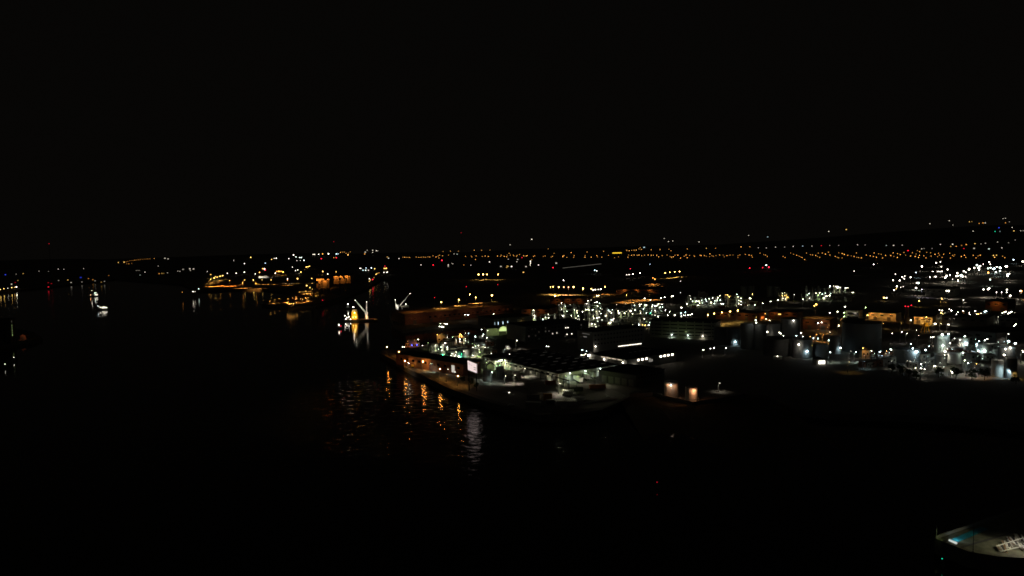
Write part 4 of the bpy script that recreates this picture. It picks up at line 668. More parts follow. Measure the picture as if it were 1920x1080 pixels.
# crescent-lit round basin
p = at(1458, 673, GZ); cb = thing('settling_basin', p, 'small round basin with a crescent of light inside its rim', 'basin')
mb = MB(); n = 24
for rr, z in ((3.6, 0), (3.6, 2.2), (3.2, 2.2), (3.2, .2)): mb.v += [(rr*math.cos(2*math.pi*k/n), rr*math.sin(2*math.pi*k/n), z) for k in range(n)]
i = mb.mi(white_p)
for r_ in range(3):
    for k in range(n): mb.f.append((r_*n+k, r_*n+(k+1) % n, (r_+1)*n+(k+1) % n, (r_+1)*n+k)); mb.m.append(i)
mb.f.append(tuple(range(3*n, 4*n))); mb.m.append(i); mb.build('rim', cb); l = link('lamp_head', lamp_head('W', 20), cb, (-.8, -1.6, 2.4)); l.scale = (.3,)*3; MB().tube((-.8, -1.6, 0.2), (-.8, -1.6, 2.3), .06, steel).build('lamp_post', cb)  # assumed lamp behind the crescent of light inside the rim
add_light(cb, (-1.2, .8, 2.0), 'W', 120, .2)
# chimney with red beacons
p = at(1700.5, 606, GZ); ch = thing('chimney', p, 'slim dark chimney with three red beacons round its top', 'chimney'); hh = (606-573)*p.y/F_PX
MB().tube((0, 0, 0), (0, 0, hh), 2.9, clad_d, 2.0, 14).build('shaft', ch); MB().tube((0, 0, hh-1.4), (0, 0, hh-.9), 2.9, steel, n=14).build('gallery', ch)
for dx, dz in ((-3.4, .2), (0, -.1), (3.4, 1.2)): l = link('beacon', lamp_head('R', 4), ch, (dx, -2.2, hh+dz-.5)); l.scale = (.55,)*3
# yellow jib crane in the eastern docks
p = at(1735, 624, GZ); jc = thing('jib_crane', p, 'small jib crane glowing amber on a braced base', 'crane')
mb = MB()
for sx in (-3, 3):
    for sy in (-3, 3): MB().tube((sx, sy, 0), (sx*.5, sy*.5, 7), .22, yellow_p).build('leg', jc)
MB().box((0, 0, 7.3), (5, 5, .6), yellow_p).build('platform', jc); MB().box((.4, 0, 8.8), (3, 2.4, 2.4), yellow_p).build('cab', jc)
MB().tube((0, 0, 9.6), (-4.2, -1, 15), .28, yellow_p).build('jib', jc); MB().tube((0, 0, 9.6), (5, 0, 9.9), .3, yellow_p).build('counter_arm', jc)
add_light(jc, (2, -7, 12), 'Y', 1600, .5, (-.2, 1, -.3)); add_light(jc, (0, -5, 3.5), 'Y', 500, .4, (0, 1, .2)); l = link('crane_lamp', lamp_head('Y', 10), jc, (-4.2, -1, 15.3)); l.scale = (.3,)*3

# ------------------------------------------------------------------ cranes and vessels of the outer dock
def white_crane(px, by, label, tips, k0=1.0, base_h=7, z0=GZ):
    f = at(px, by, z0); root = thing('harbour_crane', f, label, 'crane', 'floodlit white cranes')
    mb = MB()
    MB().tube((0, 0, 0), (0, 0, base_h), 3.0, white_p, 1.9, 10).build('pedestal', root); MB().box((0, 0, base_h+1.4), (4.2, 4.2, 2.8), white_p).build('cab', root)
    for (tx, ty, bx, byy, wd) in tips:
        a = at_y(bx, byy, f.y)-f; b = at_y(tx, ty, f.y)-f; d = b-a; n = max(3, int(d.length/3.0)); sd = Vector((d.z, 0, -d.x)).normalized()*wd
        m = MB(); yv = Vector((0, wd, 0))
        for s1 in (-1, 1):
            for s2 in (-1, 1): m.tube(a+sd*s1+yv*s2, b+(sd*s1+yv*s2)*.55, .26, white_p, .2, 5)
        for i in range(n):
            t0, t1 = i/n, (i+1)/n; k = lambda t: 1-.45*t
            for s2 in (-1, 1): m.tube(a+d*t0+sd*k(t0)+yv*s2*k(t0), a+d*t1-sd*k(t1)+yv*s2*k(t1), .16, white_p, n=4); m.tube(a+d*t0-sd*k(t0)+yv*s2*k(t0), a+d*t1+sd*k(t1)+yv*s2*k(t1), .16, white_p, n=4)
        m.build('boom', root); add_light(root, a.lerp(b, .22)+Vector((-2 if d.x < 0 else 2, -9, 2)), 'W', 2600, .5, (0, 1, .35), 110)
        l = link('boom_lamp', lamp_head('W', 10), root, b); l.scale = (.5,)*3
    add_light(root, (0, -9, 6), 'W', 1600, .6, (0, 1, 0), 120)
    return root
DEP = at(685, 602, 0).y
br = thing('crane_barge', at(680, 602, 0), 'low barge with orange-lit deck carrying the lamp-lit machine tower', 'barge')
MB().prism([(-20, 0), (-16, -3), (18, -4), (21, 0), (18, 5), (-18, 5)], -.5, 2.2, steel_d, top=sand_m).build('hull', br)
for s in (-1, 1): MB().box((1, s*4.0 if s > 0 else -3.2, 2.6), (32, .2, .8), brick_m).build('bulwark', br)
mt = at_y(665, 597, DEP)-br.location
MB().box((mt.x, 0, 8), (9.5, 6, 11.5), yellow_p, taper=.72).build('machine_tower', br); MB().box((mt.x, 0, 15), (6, 4.4, 2.6), clad_p).build('tower_cabin', br)
for px, py, r in ((665, 586.5, .8), (662, 595, .6), (667, 594.5, .6), (662.5, 576, .7)): l = link('deck_lamp', lamp_head('Y' if py > 580 else 'W', 22), br, at_y(px, py, DEP-4.2)-br.location); l.scale = (r,)*3
MB().tube((mt.x-1.5, -1, 16), (mt.x-1.5, -1, 18.4), .2, steel).build('lamp_post', br)
add_light(br, (mt.x, -8, 6), 'Y', 2600, .5, (0, 1, 0)); add_light(br, (mt.x, -7, 12), 'Y', 1500, .5, (0, 1, 0)); add_light(br, (6, -2, 8), 'O', 2500, .5); add_light(br, (15, -1, 8), 'O', 1800, .5)
wc = white_crane(688.5, 597.5, 'white floodlit crane with two raised booms on the orange-lit barge', ((667, 562, 686, 584, .7), (688.3, 565, 688.3, 586, .6)), z0=2.2); wc.location.y = br.location.y+1.0; wc.location.x = br.location.x+5.6
wf = white_crane(745.5, 583, 'white crane behind the brick shed, long boom ending in a lamp', ((768.5, 550.5, 746.5, 577, .7), (741, 562, 744, 579, .6)))
wf.location.z = GZ
gl = at_y(761, 571.5, wf.location.y-3)-wf.location
mb = MB(); mb.box((gl.x-2, 3, gl.z-3), (12, 6, 3), clad_p); mb.build('gantry_deck', wf); l = link('deck_lamp', lamp_head('W', 20), wf, gl+Vector((0, 0, 1))); l.scale = (.5,)*3; MB().tube(gl-Vector((0, 0, 2)), gl+Vector((0, 0, .8)), .15, steel).build('lamp_post', wf)
for sx in (-1, 1): MB().box((gl.x-2+5*sx, 3, (gl.z-4.5)/2), (.8, .8, gl.z-4.5), white_p).build('gantry_leg', wf)
# ships: hull, deckhouse, windows, mast, lamps
def ship(px, py, ln, label, lamps_, house=(.5, .3, 5), hull_m=steel_d, rz=0, name='ship', cat='ship', wm=white_p, wl=None, group=None):
    p = at(px, py, 0); root = thing(name, p, label, cat, group, rz); b = ln*.2
    secs = [(-.5, .75, 2.4), (-.3, 1, 2.0), (.2, 1, 2.0), (.38, .7, 2.5), (.5, .05, 3.2)]; mb = MB(); vs = []
    for t, wd, h in secs: vs += [(t*ln, -b/2*wd, h), (t*ln*.97, -b/2*wd*.7, -.6), (t*ln*.97, b/2*wd*.7, -.6), (t*ln, b/2*wd, h)]
    fs = [(0, 1, 2, 3), (16, 19, 18, 17)]
    for k in range(4): a = 4*k; fs += [(a, a+4, a+5, a+1), (a+1, a+5, a+6, a+2), (a+2, a+6, a+7, a+3), (a+3, a+7, a+4, a)]
    mb.add(vs, fs, hull_m); mb.build('hull', root)
    hx, hl, hh = house; MB().box((hx*ln-ln*.5, 0, 2+hh*.3), (hl*ln, b*.7, hh*.6), wm).build('deckhouse', root)
    MB().box((hx*ln-ln*.5, 0, 2+hh*.8), (hl*ln*.55, b*.6, hh*.4), wm).build('wheelhouse', root)
    MB().box((hx*ln-ln*.5, 0, 2+hh*1.03), (hl*ln*.65, b*.7, .25), steel).build('roof', root)
    nw = max(3, int(hl*ln/2.2))
    for k in range(nw): MB().box((hx*ln-ln*.5-hl*ln/2+hl*ln*(k+.5)/nw, -b*.35-.02, 2+hh*.35), (hl*ln/nw*.6, .12, hh*.25), wl or glass_d).build('window', root)
    MB().tube((hx*ln-ln*.5, 0, 2+hh), (hx*ln-ln*.5, 0, 2+hh*2), .12, steel, .06).build('mast', root)
    mb = MB()
    for sy in (-1, 1):
        for k in range(7): x = -ln*.46+ln*.72*k/6; mb.tube((x, sy*b*.42, 2), (x, sy*b*.42, 3.1), .05, steel, n=4)
        mb.tube((-ln*.46, sy*b*.42, 3.1), (ln*.26, sy*b*.42, 3.1), .05, steel, n=4)
    mb.build('railing', root)
    for (lx, ly, lz, c, r, pw) in lamps_:
        l = link('deck_lamp', lamp_head(c, 14), root, (lx*ln, ly, lz)); l.scale = (r,)*3; MB().tube((lx*ln, ly+.02, 2), (lx*ln, ly+.02, lz), .07, steel, n=4).build('lamp_post', root)
        if pw: add_light(root, (lx*ln, ly-2, lz-.5), c, pw*.5, .4)
    return root
ship(195, 581, 21, 'small ship nearer the shore with a bright line of white deck lights', [(-.38, -2, 7, 'W', .3, 100), (-.25, -2, 5, 'W', .5, 300), (-.08, -2, 4.5, 'W', .45, 300), (.06, -2, 5, 'W', .5, 300), (.2, -2, 4.6, 'W', .4, 200), (.34, -2, 4.2, 'W', .35, 150), (-.47, -2, 7.6, 'B', .3, 0)], (.55, .4, 4), wl=glow('W', 1.6))
ship(175, 556, 27, 'small ship farther out with three separate mast lights', [(-.12, 0, 15, 'W', .55, 200), (.2, -2, 9, 'C', .7, 300), (.34, -2, 9.5, 'W', .5, 300), (.22, -2, 4, 'W', .5, 300), (.36, -2, 4, 'W', .5, 300), (.42, -1, 4, 'W', .4, 0), (-.2, -2, 4.0, 'S', .6, 200)], (.62, .3, 5))
fy = ship(774, 655, 23, 'ferry moored behind the pier tip showing two blue lights', [(-.02, -3, 4.5, 'L', .45, 120), (.2, -3, 4.8, 'L', .42, 120), (.26, -2, 10, 'W', .42, 500), (.44, -2, 3.8, 'W', .4, 200), (.5, -2, 3.6, 'W', .35, 0), (-.2, -2, 8.5, 'O', .15, 1500), (.1, -2, 9.5, 'O', .15, 1500), (-.42, -2, 2.9, 'W', .3, 120), (-.35, -2, 2.8, 'W', .26, 0)], (.5, .6, 7), wm=mat('tan_paint', (.42, .22, .12), .6), name='ferry', cat='ferry')
for k, (px, py, lb) in enumerate(((653, 579, 'tug lying west of the barge under one high white lamp'), (652.5, 602.5, 'workboat hung with a handful of small white lights by the barge'), (636, 616, 'tiny launch with one white lamp just off the dock'))):
    ship(px, py, (12, 13, 8)[k], lb, ([(0, -1, 8, 'W', .85, 300)], [(-.3, -1, 8, 'W', .5, 0), (-.1, -1, 5.5, 'W', .55, 100), (.12, -1, 6.4, 'W', .55, 100), (-.22, -1, 3.4, 'W', .6, 0), (.3, -1, 3.0, 'W', .5, 0), (.5, -1, 2.6, 'G', .45, 0)], [(0, -.5, 5, 'W', .65, 100), (.3, -.5, 3.4, 'R', .3, 0)])[k], (.45, .3, 3), name=('tug', 'workboat', 'launch')[k], cat='boat')
for k, (px, py, lb) in enumerate(((27, 677, 'moored launch with a single white lamp, farther of the two off the west bank'), (10.5, 690, 'moored launch with a single white lamp, nearer of the two off the west bank'))):
    ship(px, py, 7, lb, [(0, -.4, 3.6, 'W', .22, 20)], (.45, .35, 2.2), name='launch', cat='boat', group='launches off the west bank')
# buoys
for px, py, c, lb in ((1232, 904, 'R', 'red-lit buoy alone in the black harbour basin'), (1766.5, 1047.5, 'G', 'green-lit buoy near the lit pier corner')):
    p = at(px, py, 2.6); b = thing('light_buoy', (p.x, p.y, 0), lb, 'buoy')
    MB().tube((0, 0, -.4), (0, 0, .5), .85, steel_d, n=12).build('float', b)
    mb = MB()
    for k in range(4): t = k*math.pi/2; mb.tube((.6*math.cos(t), .6*math.sin(t), .5), (.18*math.cos(t), .18*math.sin(t), 2.3), .04, steel, n=4)
    mb.build('cage', b); l = link('lamp_head', lamp_head(c, .7), b, (0, 0, 2.6)); l.scale = (.2,)*3

# ------------------------------------------------------------------ western docks: heaps, containers, gantries
def heap(px, py, r, h, label, name='cargo_heap'):
    p = at(px, py, GZ); n, m = 20, 7; vs = []; rr = random.Random(int(px))
    for i in range(m+1):
        for k in range(n):
            t = 2*math.pi*k/n; q = r*(1-i/m)*(1+.12*math.sin(3*t+px)+rr.uniform(-.08, .08)); vs.append((q*math.cos(t)*1.5, q*math.sin(t), h*(1-(1-i/m)**1.3)+rr.uniform(-.2, .2)*(0 < i < m)-(.2 if i == 0 else 0)))
    o = MB().add(vs, [(i*n+k, i*n+(k+1) % n, (i+1)*n+(k+1) % n, (i+1)*n+k) for i in range(m) for k in range(n)]+[tuple(range(m*n, (m+1)*n))], sand_m).build(name, None, p)
    tag(o, label, 'cargo heap', 'heaps of loose cargo'); return o
heap(415, 535, 22, 9, 'broad orange-lit heap at the west end of the ore quay'); heap(432, 533, 16, 7, 'smaller orange-lit heap touching the broad western one'); heap(468, 536, 20, 6, 'flat reddish heap in the middle of the ore quay'); heap(1184, 556, 20, 12, 'amber cargo heap between the central sheds and refinery'); heap(1206, 553, 18, 8, 'low amber cargo heap tailing off to the east'); heap(510, 563, 12, 4, 'low orange heap at the point of the coal yard')
for px, py, lb in ((1176, 551, 'added short amber lamp west of the amber cargo heap'), (1196, 548, 'added short amber lamp between the two amber heaps'), (1218, 547, 'added short amber lamp at the east end of the low amber heap')): lamp(px, py, 'O', 1.6, 14, 5, 'yard_lamp', lb, 'yard lamp', 'added amber lamps by the cargo heaps', 60000)  # lamps added to light the heaps
boxes = []
def container_mesh(m):
    def f():
        mb = MB(); mb.box((0, 0, 1.3), (12, 2.4, 2.6), m)
        for k in range(9): mb.box((-5.4+1.35*k, -1.24, 1.3), (.5, .08, 2.3), m)
        return mb.mesh('cargo_container')
    return cached(('cont', m.name), f)
cm = [mat('container_rust', (.28, .10, .06)), mat('container_sand', (.42, .32, .20)), mat('container_grey', (.26, .26, .25)), mat('container_ochre', (.45, .24, .06))]
for r_, (x0, y0, x1, y1) in enumerate(((508, 567, 542, 559), (538, 571, 590, 563), (540, 566, 592, 558), (545, 560, 594, 553))):
    for k in range(9):
        t = (k+.5)/9; p = at(x0+(x1-x0)*t, y0+(y1-y0)*t, GZ); d = at(x1, y1, GZ)-at(x0, y0, GZ)
        for lv in range(random.choice((1, 1, 2))):
            ci = random.randrange(4); tag(link('cargo_container', container_mesh(cm[ci]), None, (p.x, p.y, GZ+2.61*lv), math.atan2(d.y, d.x)), '%s cargo container %s in the %s row of the coal yard' % (('rust-red', 'sand-coloured', 'grey', 'ochre')[ci], ('on the ground', 'stacked on another')[lv], ('short westmost', 'waterside', 'middle', 'inland')[r_]), 'cargo container', 'containers in the coal yard')
yard = Iq([(1190, 650), (1215, 655), (1235, 655), (1262, 655), (1295, 645), (1200, 600), (1250, 590), (1290, 580), (1340, 600), (1365, 605), (1400, 600), (1425, 590), (1455, 550), (1480, 548), (1380, 550), (1410, 545), (1330, 525), (1400, 515), (1000, 630), (1050, 612), (1100, 600)])
for k, p in enumerate(yard):
    lamp(p[0], p[1], 'A', 4.0 if k < 5 else 2.6, 7, 12, 'yard_lamp', 'low amber lamp among the containers of the coal yard', 'yard lamp', 'amber lamps of the coal yard', 16000 if k % 2 else 0)
for k, (px, py) in enumerate(((392, 527), (412, 526), (430, 526.5), (455, 529), (480, 530))):
    lamp(px, py, 'O', 2.5, 16, 8, 'quay_lamp', 'orange lamp over the western ore quay', 'quay lamp', 'orange lamps over the ore quay', 110000 if k in (1, 2) else 70000)
def gantry(px, by, hpx, label):
    p = at(px, by, GZ); h = hpx*p.y/F_PX; g = thing('gantry_crane', p, label, 'crane', 'dark gantry cranes')
    for sx in (-7, 7):
        for sy in (-5, 5): MB().box((sx, sy, h*.3), (1.2, 1.2, h*.6), steel_d).build('leg', g)
        MB().box((sx, 0, h*.6), (1.2, 11, 1.2), steel_d).build('cross_beam', g)
    MB().box((0, 0, h*.64), (16, 3, 1.6), steel_d).build('bridge', g); MB().box((2, 0, h*.7), (5, 4, 4), steel_d).build('machine_house', g)
    MB().tube((0, 0, h*.7), (0, 0, h), .6, steel_d).build('mast', g); MB().tube((0, 0, h*.72), (-9, -16, h*.95), .5, steel_d).build('boom', g); MB().tube((0, 0, h), (-9, -16, h*.95), .15, steel_d).build('stay', g)
gantry(592.5, 560, 44, 'dark gantry crane at the west end of the orange sheds'); gantry(610, 552, 42, 'dark gantry crane standing before the orange shed doors'); gantry(643, 545, 36, 'dark gantry crane between the orange sheds and the channel')
# western riverside tower, orange hut and bank
lb_ = MB().prism([tuple(at(*p, 3)[:2]) for p in ((-80, 618), (20, 614), (62, 622), (80, 634), (60, 642), (-80, 662))], -2, 3, quaystone, top=land_m); structure('west_bank', lb_)
tw = Hall('apartment_tower', 'dark apartment tower with a column of dim lit stair windows on the west bank', (18, 599), (-30, 596), (27, 596), 30, clad_d, roof_d, base=3)
for k, h in enumerate((24, 19.5, 16.8, 14, 11.3, 8.5)): tw.panel('window', 'R', .35, h, .9, 1.3, glow('V' if k else 'W', (.12, .3, .2, .35, .3, .6)[k]), .3)
for k in range(6):
    for j in range(8): tw.panel('window', 'L', .1+.16*k, 3+3.1*j, 1.4, 1.5, glass_d, .15)
    tw.panel('balcony', 'L', .5, 2+4.2*k, 20, .5, clad_g, 1.2)
hut = thing('boathouse', at(43, 637, 3), 'boathouse glowing dull red on the west bank', 'boathouse')
MB().box((0, 3, 2), (7, 6, 4), brick_m).build('wall', hut); MB().add([(-4, -.4, 4), (4, -.4, 4), (4, 6.4, 4), (-4, 6.4, 4), (0, -.4, 6.4), (0, 6.4, 6.4)], [(0, 1, 4), (2, 3, 5), (1, 2, 5, 4), (3, 0, 4, 5)], brick_m).build('roof', hut); MB().box((0, -.06, 1.5), (3, .2, 3), clad_d).build('door', hut); add_light(hut, (3, -5, 5), 'S', 300, .5, (-.3, 1, -.4), 140)
for px, py, sz in ((10.5, 635.5, 5), (3, 636.5, 4)): lamp(px, py, 'W', sz, 4, 16, 'street_lamp', 'white lamp at the foot of the western apartment tower', 'street lamp', 'lamps by the western tower', 60, z0=3)

# ------------------------------------------------------------------ yard before the warehouse: trailers, containers, pipes, kerb, cars
def trailer(px, py, rz, label, ln=13):
    p = at(px, py, GZ); t = thing('lorry_trailer', p, label, 'lorry trailer', 'trailers at the loading bays', rz)
    MB().box((0, 0, 2.75), (ln, 2.5, 2.9), white_p).build('box_body', t); MB().box((0, 0, 1.15), (ln*.98, 1.1, .25), steel_d).build('chassis', t)
    for s in (-1, 1): MB().box((ln/2+.04, s*.62, 2.7), (.08, 1.15, 2.7), white_p).build('rear_door', t)
    for k in range(3):
        for s in (-1, 1): MB().tube((ln*.3+1.3*(k-1), s*.85, .5), (ln*.3+1.3*(k-1), s*1.2, .5), .5, rubber, n=14).build('wheel', t)
    for s in (-1, 1): MB().box((-ln*.3, s*.7, .6), (.15, .15, 1.2), steel).build('landing_leg', t)
aR, nR = A.face('R'); trz = math.atan2(-nR.y, -nR.x)+math.pi
for px, py, lb in ((1084, 716.5, 'long white trailer with a lime-lit flank, westmost of the loading bays'), (1097, 711, 'white trailer with its square end showing, middle of the loading bays'), (1109, 707.5, 'white trailer with a mint-lit roof, eastmost of the loading bays')):
    trailer(px, py, trz-.35, lb)
add_light(A.root, A.pt('R', .18, 4.8, 9)-A.c, 'V', 420, .5, -nR+Vector((0, 0, -.8)), 150); add_light(A.root, A.pt('R', .38, 5.5, 9)-A.c, 'V', 340, .5, -nR+Vector((0, 0, -.8)), 150)
def pipe_stack(px, py, nx_, nz, r, ln, rz, label):
    p = at(px, py, GZ); s = thing('pipe_stack', p, label, 'pipe stack', 'stacks of pale pipes', rz)
    def f():
        mb = MB(); n = 10; vs = []
        for rr, y in ((r, -ln/2), (r, ln/2), (r*.8, ln/2), (r*.8, -ln/2)): vs += [(rr*math.cos(2*math.pi*k/n), y, rr*math.sin(2*math.pi*k/n)) for k in range(n)]
        mb.add(vs, [((j*n+(k+1) % n), j*n+k, ((j+1) % 4)*n+k, ((j+1) % 4)*n+(k+1) % n) for j in range(4) for k in range(n)], white_p); return mb.mesh('pipe')
    me = cached(('pipe', r, ln), f)
    for j in range(nz):
        for i in range(nx_-(j % 2)): link('pipe', me, s, ((i-(nx_-1)/2+.5*(j % 2))*2.02*r, 0, r+j*1.75*r))
pipe_stack(1061, 758.5, 12, 3, .55, 7, .1, 'widest stack of pale pipes, lying closest to the water')
pipe_stack(1065, 740.5, 6, 3, .6, 5, -.15, 'small high stack of pale ring-ended pipes behind the widest one')
pipe_stack(1083, 750, 8, 2, .55, 6, -.45, 'low skewed stack of pale pipes beside the pale kerb')
add_light(link('yard_anchor', None), (0, 0, 0), 'W', 0) if False else None
kw = thing('kerb_wall', at(1157, 748), 'pale angled kerb wall catching light at the yard corner', 'kerb wall')
for a_, b_ in (((1083, 757.5), (1155.6, 748.2)), ((1137, 743), (1156.6, 747.6))):
    A_, B_ = at(*a_), at(*b_); d = B_-A_; m = (A_+B_)/2-kw.location; nseg = max(3, int(d.length/3))
    for k in range(nseg):
        q_ = A_+d*((k+.5)/nseg)-kw.location; MB().box((q_.x, q_.y, .35), (d.length/nseg-.06, .45, .7), white_p, math.atan2(d.y, d.x)).build('kerb_stone', kw)
YC = ((1000, 763, 9, 3, 'grey slab-topped container at the quay edge', clad_g), (1037, 757, 8, 2.6, 'dark container next to the quay-edge pale slab', clad_d), (1012, 744.5, 2.4, 2.6, 'small round-looking pale bin between containers', clad_p), (1027, 750, 5, 4, 'rust-orange container on the dark yard', cm[3]), (1001, 749, 8, 3, 'twin grey container behind the slab-topped one', clad_g), (1080, 733.5, 9, 2.4, 'long black trough by the dark lamp posts', steel_d), (1057, 765, 3, 2, 'little pale box at the water side of the yard', clad_p), (992, 726, 6, 3, 'pale cabin with a white edge in the dim yard', clad_p), (969, 712, 5, 6, 'pale boxy plant house with a lit top', clad_p), (1060, 711.5, 4, 4.5, 'orange-brown skip at the warehouse corner', cm[3]), (1032, 721, 7, 2.5, 'low brown container under the pipe bridge', cm[0]), (1120, 728, 11, 2.5, 'reddish trough at the edge of the paved yard', cm[0]))
for k, (px, py, wd, hh, lb, m) in enumerate(YC):
    p = at(px, py, GZ); c = thing('yard_container', p, lb, 'container', 'containers scattered in the yard', (-.25, .2, 0, .15)[k % 4])
    MB().box((0, 0, hh/2), (wd, 2.6, hh), m).build('body', c)
    mb = MB()
    for i in range(int(wd/.9)): mb.box((-wd/2+.45+.9*i, -1.33, hh/2), (.35, .08, hh*.88), m)
    mb.build('rib', c)['kind'] = 'stuff'; MB().box((0, 0, hh+.07), (wd+.1, 2.7, .14), white_p if k in (0, 1) else m).build('lid', c)
def car(px, py, rz, label, m, lit=True):
    p = at(px, py, GZ); c = thing('parked_car', p, label, 'car', None, rz)
    mb = MB(); prof = [(-2.1, .45), (-2.15, .85), (-1.5, .95), (-.9, 1.42), (.6, 1.42), (1.2, .98), (2.0, .82), (2.15, .5)]; vs = [(x, s*.85*(.82 if z > 1.2 else 1), z) for s in (-1, 1) for x, z in prof]; n = len(prof)
    mb.add(vs, [tuple(range(n)), tuple(range(2*n-1, n-1, -1))]+[(i, n+i, n+(i+1) % n, (i+1) % n) for i in range(n)], m); mb.build('body', c)
    MB().box((-.15, 0, 1.2), (1.7, 1.52, .3), glass_d).build('side_window', c)
    for x in (-1.35, 1.35):
        for s in (-1, 1): MB().tube((x, s*.6, .33), (x, s*.9, .33), .33, rubber, n=12).build('wheel', c)
    if lit:
        for s in (-1, 1): l = link('headlight', lamp_head('W', 12), c, (2.15, s*.6, .7)); l.scale = (.16,)*3
car(949, 737.5, -.35, 'car with bright headlights on the dark quay road', white_p); add_light(bpy.data.objects['parked_car'], (2.4, 0, .8), 'W', 120, .1, (1, 0, -.12), 60)
car(958.5, 761, .1, 'unlit pale car close to the quay edge', white_p, False)
# digger by the quay
dg = thing('digger', at(776, 689), 'yellow digger bathed in amber lamplight on the river quay', 'digger', None, .2)
for s in (-1, 1): MB().box((0, s*1.0, .45), (4, .6, .9), rubber).build('track', dg)
MB().box((-.3, 0, 1.7), (3.6, 2.5, 1.4), yellow_p).build('body', dg); MB().box((.8, .6, 2.9), (1.5, 1.2, 1.6), yellow_p).build('cab', dg); MB().box((.85, -.02, 3.0), (1.2, .08, 1.0), glass_d).build('cab_window', dg)
MB().tube((1.4, -.3, 2), (4.2, -.3, 4.8), .28, yellow_p).build('boom', dg); MB().tube((4.2, -.3, 4.8), (6, -.3, 2.2), .22, yellow_p).build('stick', dg); MB().box((6, -.3, 1.6), (1, 1.1, 1), steel_d).build('bucket', dg)
add_light(dg, (1, -4, 4.5), 'Y', 300, .3, (0, 1, -.6)); l = link('work_lamp', lamp_head('Y', 8), dg, (1, 0, 4)); l.scale = (.22,)*3
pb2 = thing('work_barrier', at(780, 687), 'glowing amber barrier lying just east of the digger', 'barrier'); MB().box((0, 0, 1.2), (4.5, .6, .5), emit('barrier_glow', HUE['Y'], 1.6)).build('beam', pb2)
for s in (-1.8, 1.8): MB().box((s, 0, .48), (.3, .5, .94), steel).build('foot', pb2)
# dark posts in the yard
for k, (px, py, lb) in enumerate(((1066, 731, 'thin dark post west of the pair before the trailers'), (1081.5, 738, 'thin dark post east of the pair before the trailers'), (1116, 728, 'thin dark post near the black hall wall'))):
    p = at(px, py); o = MB().tube((0, 0, 0), (0, 0, 8), .16, steel_d, .1).tube((0, 0, 0), (0, 0, .5), .35, concrete).build('post', None, p); o.name = 'marker_post'; tag(o, lb, 'post', 'dark posts in the yard')
# train on the far embankment and the long yellow canopy
p0, p1 = at(1054, 503, GZ+2), at(1127, 495, GZ+2); d = p1-p0; tr = thing('train', (p0+p1)/2-Vector((0, 0, 2)), 'faint long train with lit windows crossing the central plain', 'train', None, math.atan2(d.y, d.x))
for k in range(7):
    x = d.length*(-.5+(k+.5)/7); MB().box((x, 0, 2.4), (d.length/7-1.5, 3, 3.4), clad_g).build('coach', tr); MB().box((x, -1.55, 2.9), (d.length/7-4, .12, 1.2), emit('train_glow', (1, .92, .75), .16)).build('window_band', tr)
q = at(1157, 474.8, GZ+6); cn = thing('lit_canopy', (q.x, q.y, GZ), 'long bright yellow lit canopy on the horizon', 'canopy')
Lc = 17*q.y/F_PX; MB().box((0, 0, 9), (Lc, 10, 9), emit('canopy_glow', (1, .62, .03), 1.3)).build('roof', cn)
for s in (-.4, 0, .4): MB().box((Lc*s, 0, 2.2), (2, 2, 4.4), steel_d).build('pillar', cn)
# lit hall front on the ore quay
q = at(495, 521.5, GZ); hf = thing('quay_hall', q, 'low pale hall front lit white behind the ore quay', 'hall'); wd = 20*q.y/F_PX
MB().box((0, 5, 3.5), (wd, 10, 7), white_p).build('wall', hf); MB().box((0, 5, 7.3), (wd+1, 11, .6), roof_g).build('roof', hf); add_light(hf, (-wd*.3, -8, 6), 'W', 5000, 1, (0, 1, -.3)); add_light(hf, (wd*.1, -8, 6), 'W', 2500, 1, (0, 1, -.3))
# steam from the refinery
sm = MB(); rr = random.Random(3)
for k in range(14): sm.ball((rr.uniform(-8, 8), rr.uniform(-3, 3), rr.uniform(0, 7)), rr.uniform(2, 3.6), None, 10, 7)
stm = bpy.data.materials.new('steam'); stm.use_nodes = True; n_ = stm.node_tree; n_.nodes.clear(); v = n_.nodes.new('ShaderNodeVolumePrincipled'); ou = n_.nodes.new('ShaderNodeOutputMaterial'); v.inputs['Density'].default_value = .16; v.inputs['Color'].default_value = (.9, .9, .88, 1); n_.links.new(v.outputs[0], ou.inputs['Volume'])
sm.mats = [stm]; s_ = at_y(1316, 557, at(1318, 575).y+8); so_ = sm.build('steam', None, s_); so_['kind'] = 'stuff'; add_light(so_, (0, -4, -9), 'W', 1500, .5, (0, .35, 1), 120)  # uplight added beneath so the plume shows

# ------------------------------------------------------------------ pier corner, bottom right
PZ = 5.0
pier = [(1752.5, 1009), (1850, 976), (1990, 932), (2080, 990), (1990, 1052), (1870, 1043), (1815, 1034)]
P3 = [at(*p, PZ) for p in pier]; structure('pier', MB().prism([tuple(v[:2]) for v in P3], -2, PZ, quaystone, top=mat('pier_concrete', (.15, .15, .105), .85, var=.75, scale=.5)))
pw = thing('parapet', P3[0], 'low yellowish parapet along the far edge of the pier corner', 'parapet')
for a_, b_ in ((0, 1), (1, 2)):
    d = P3[b_]-P3[a_]; ns = int(d.length/2.2)
    for k in range(ns):
        q = P3[a_]+d*((k+.5)/ns)-P3[0]; MB().box((q.x+.15, q.y-.35, .45), (d.length/ns-.05, .4, .9), concrete, math.atan2(d.y, d.x)).build('parapet_block', pw)
def deck(name, label, cat, pix, h, m):
    v = [at(*p, PZ) for p in pix]; c = sum(v, Vector())/len(v); o = MB().prism([tuple((q-c)[:2]) for q in v], .005, h, m).build(name, None, c); return tag(o, label, cat)
deck('turquoise_mat', 'long turquoise strip lying on the pier corner', 'deck mat', [(1779, 1013.5), (1795, 1017.5), (1853, 992), (1838, 988.5)], .12, blue_p)
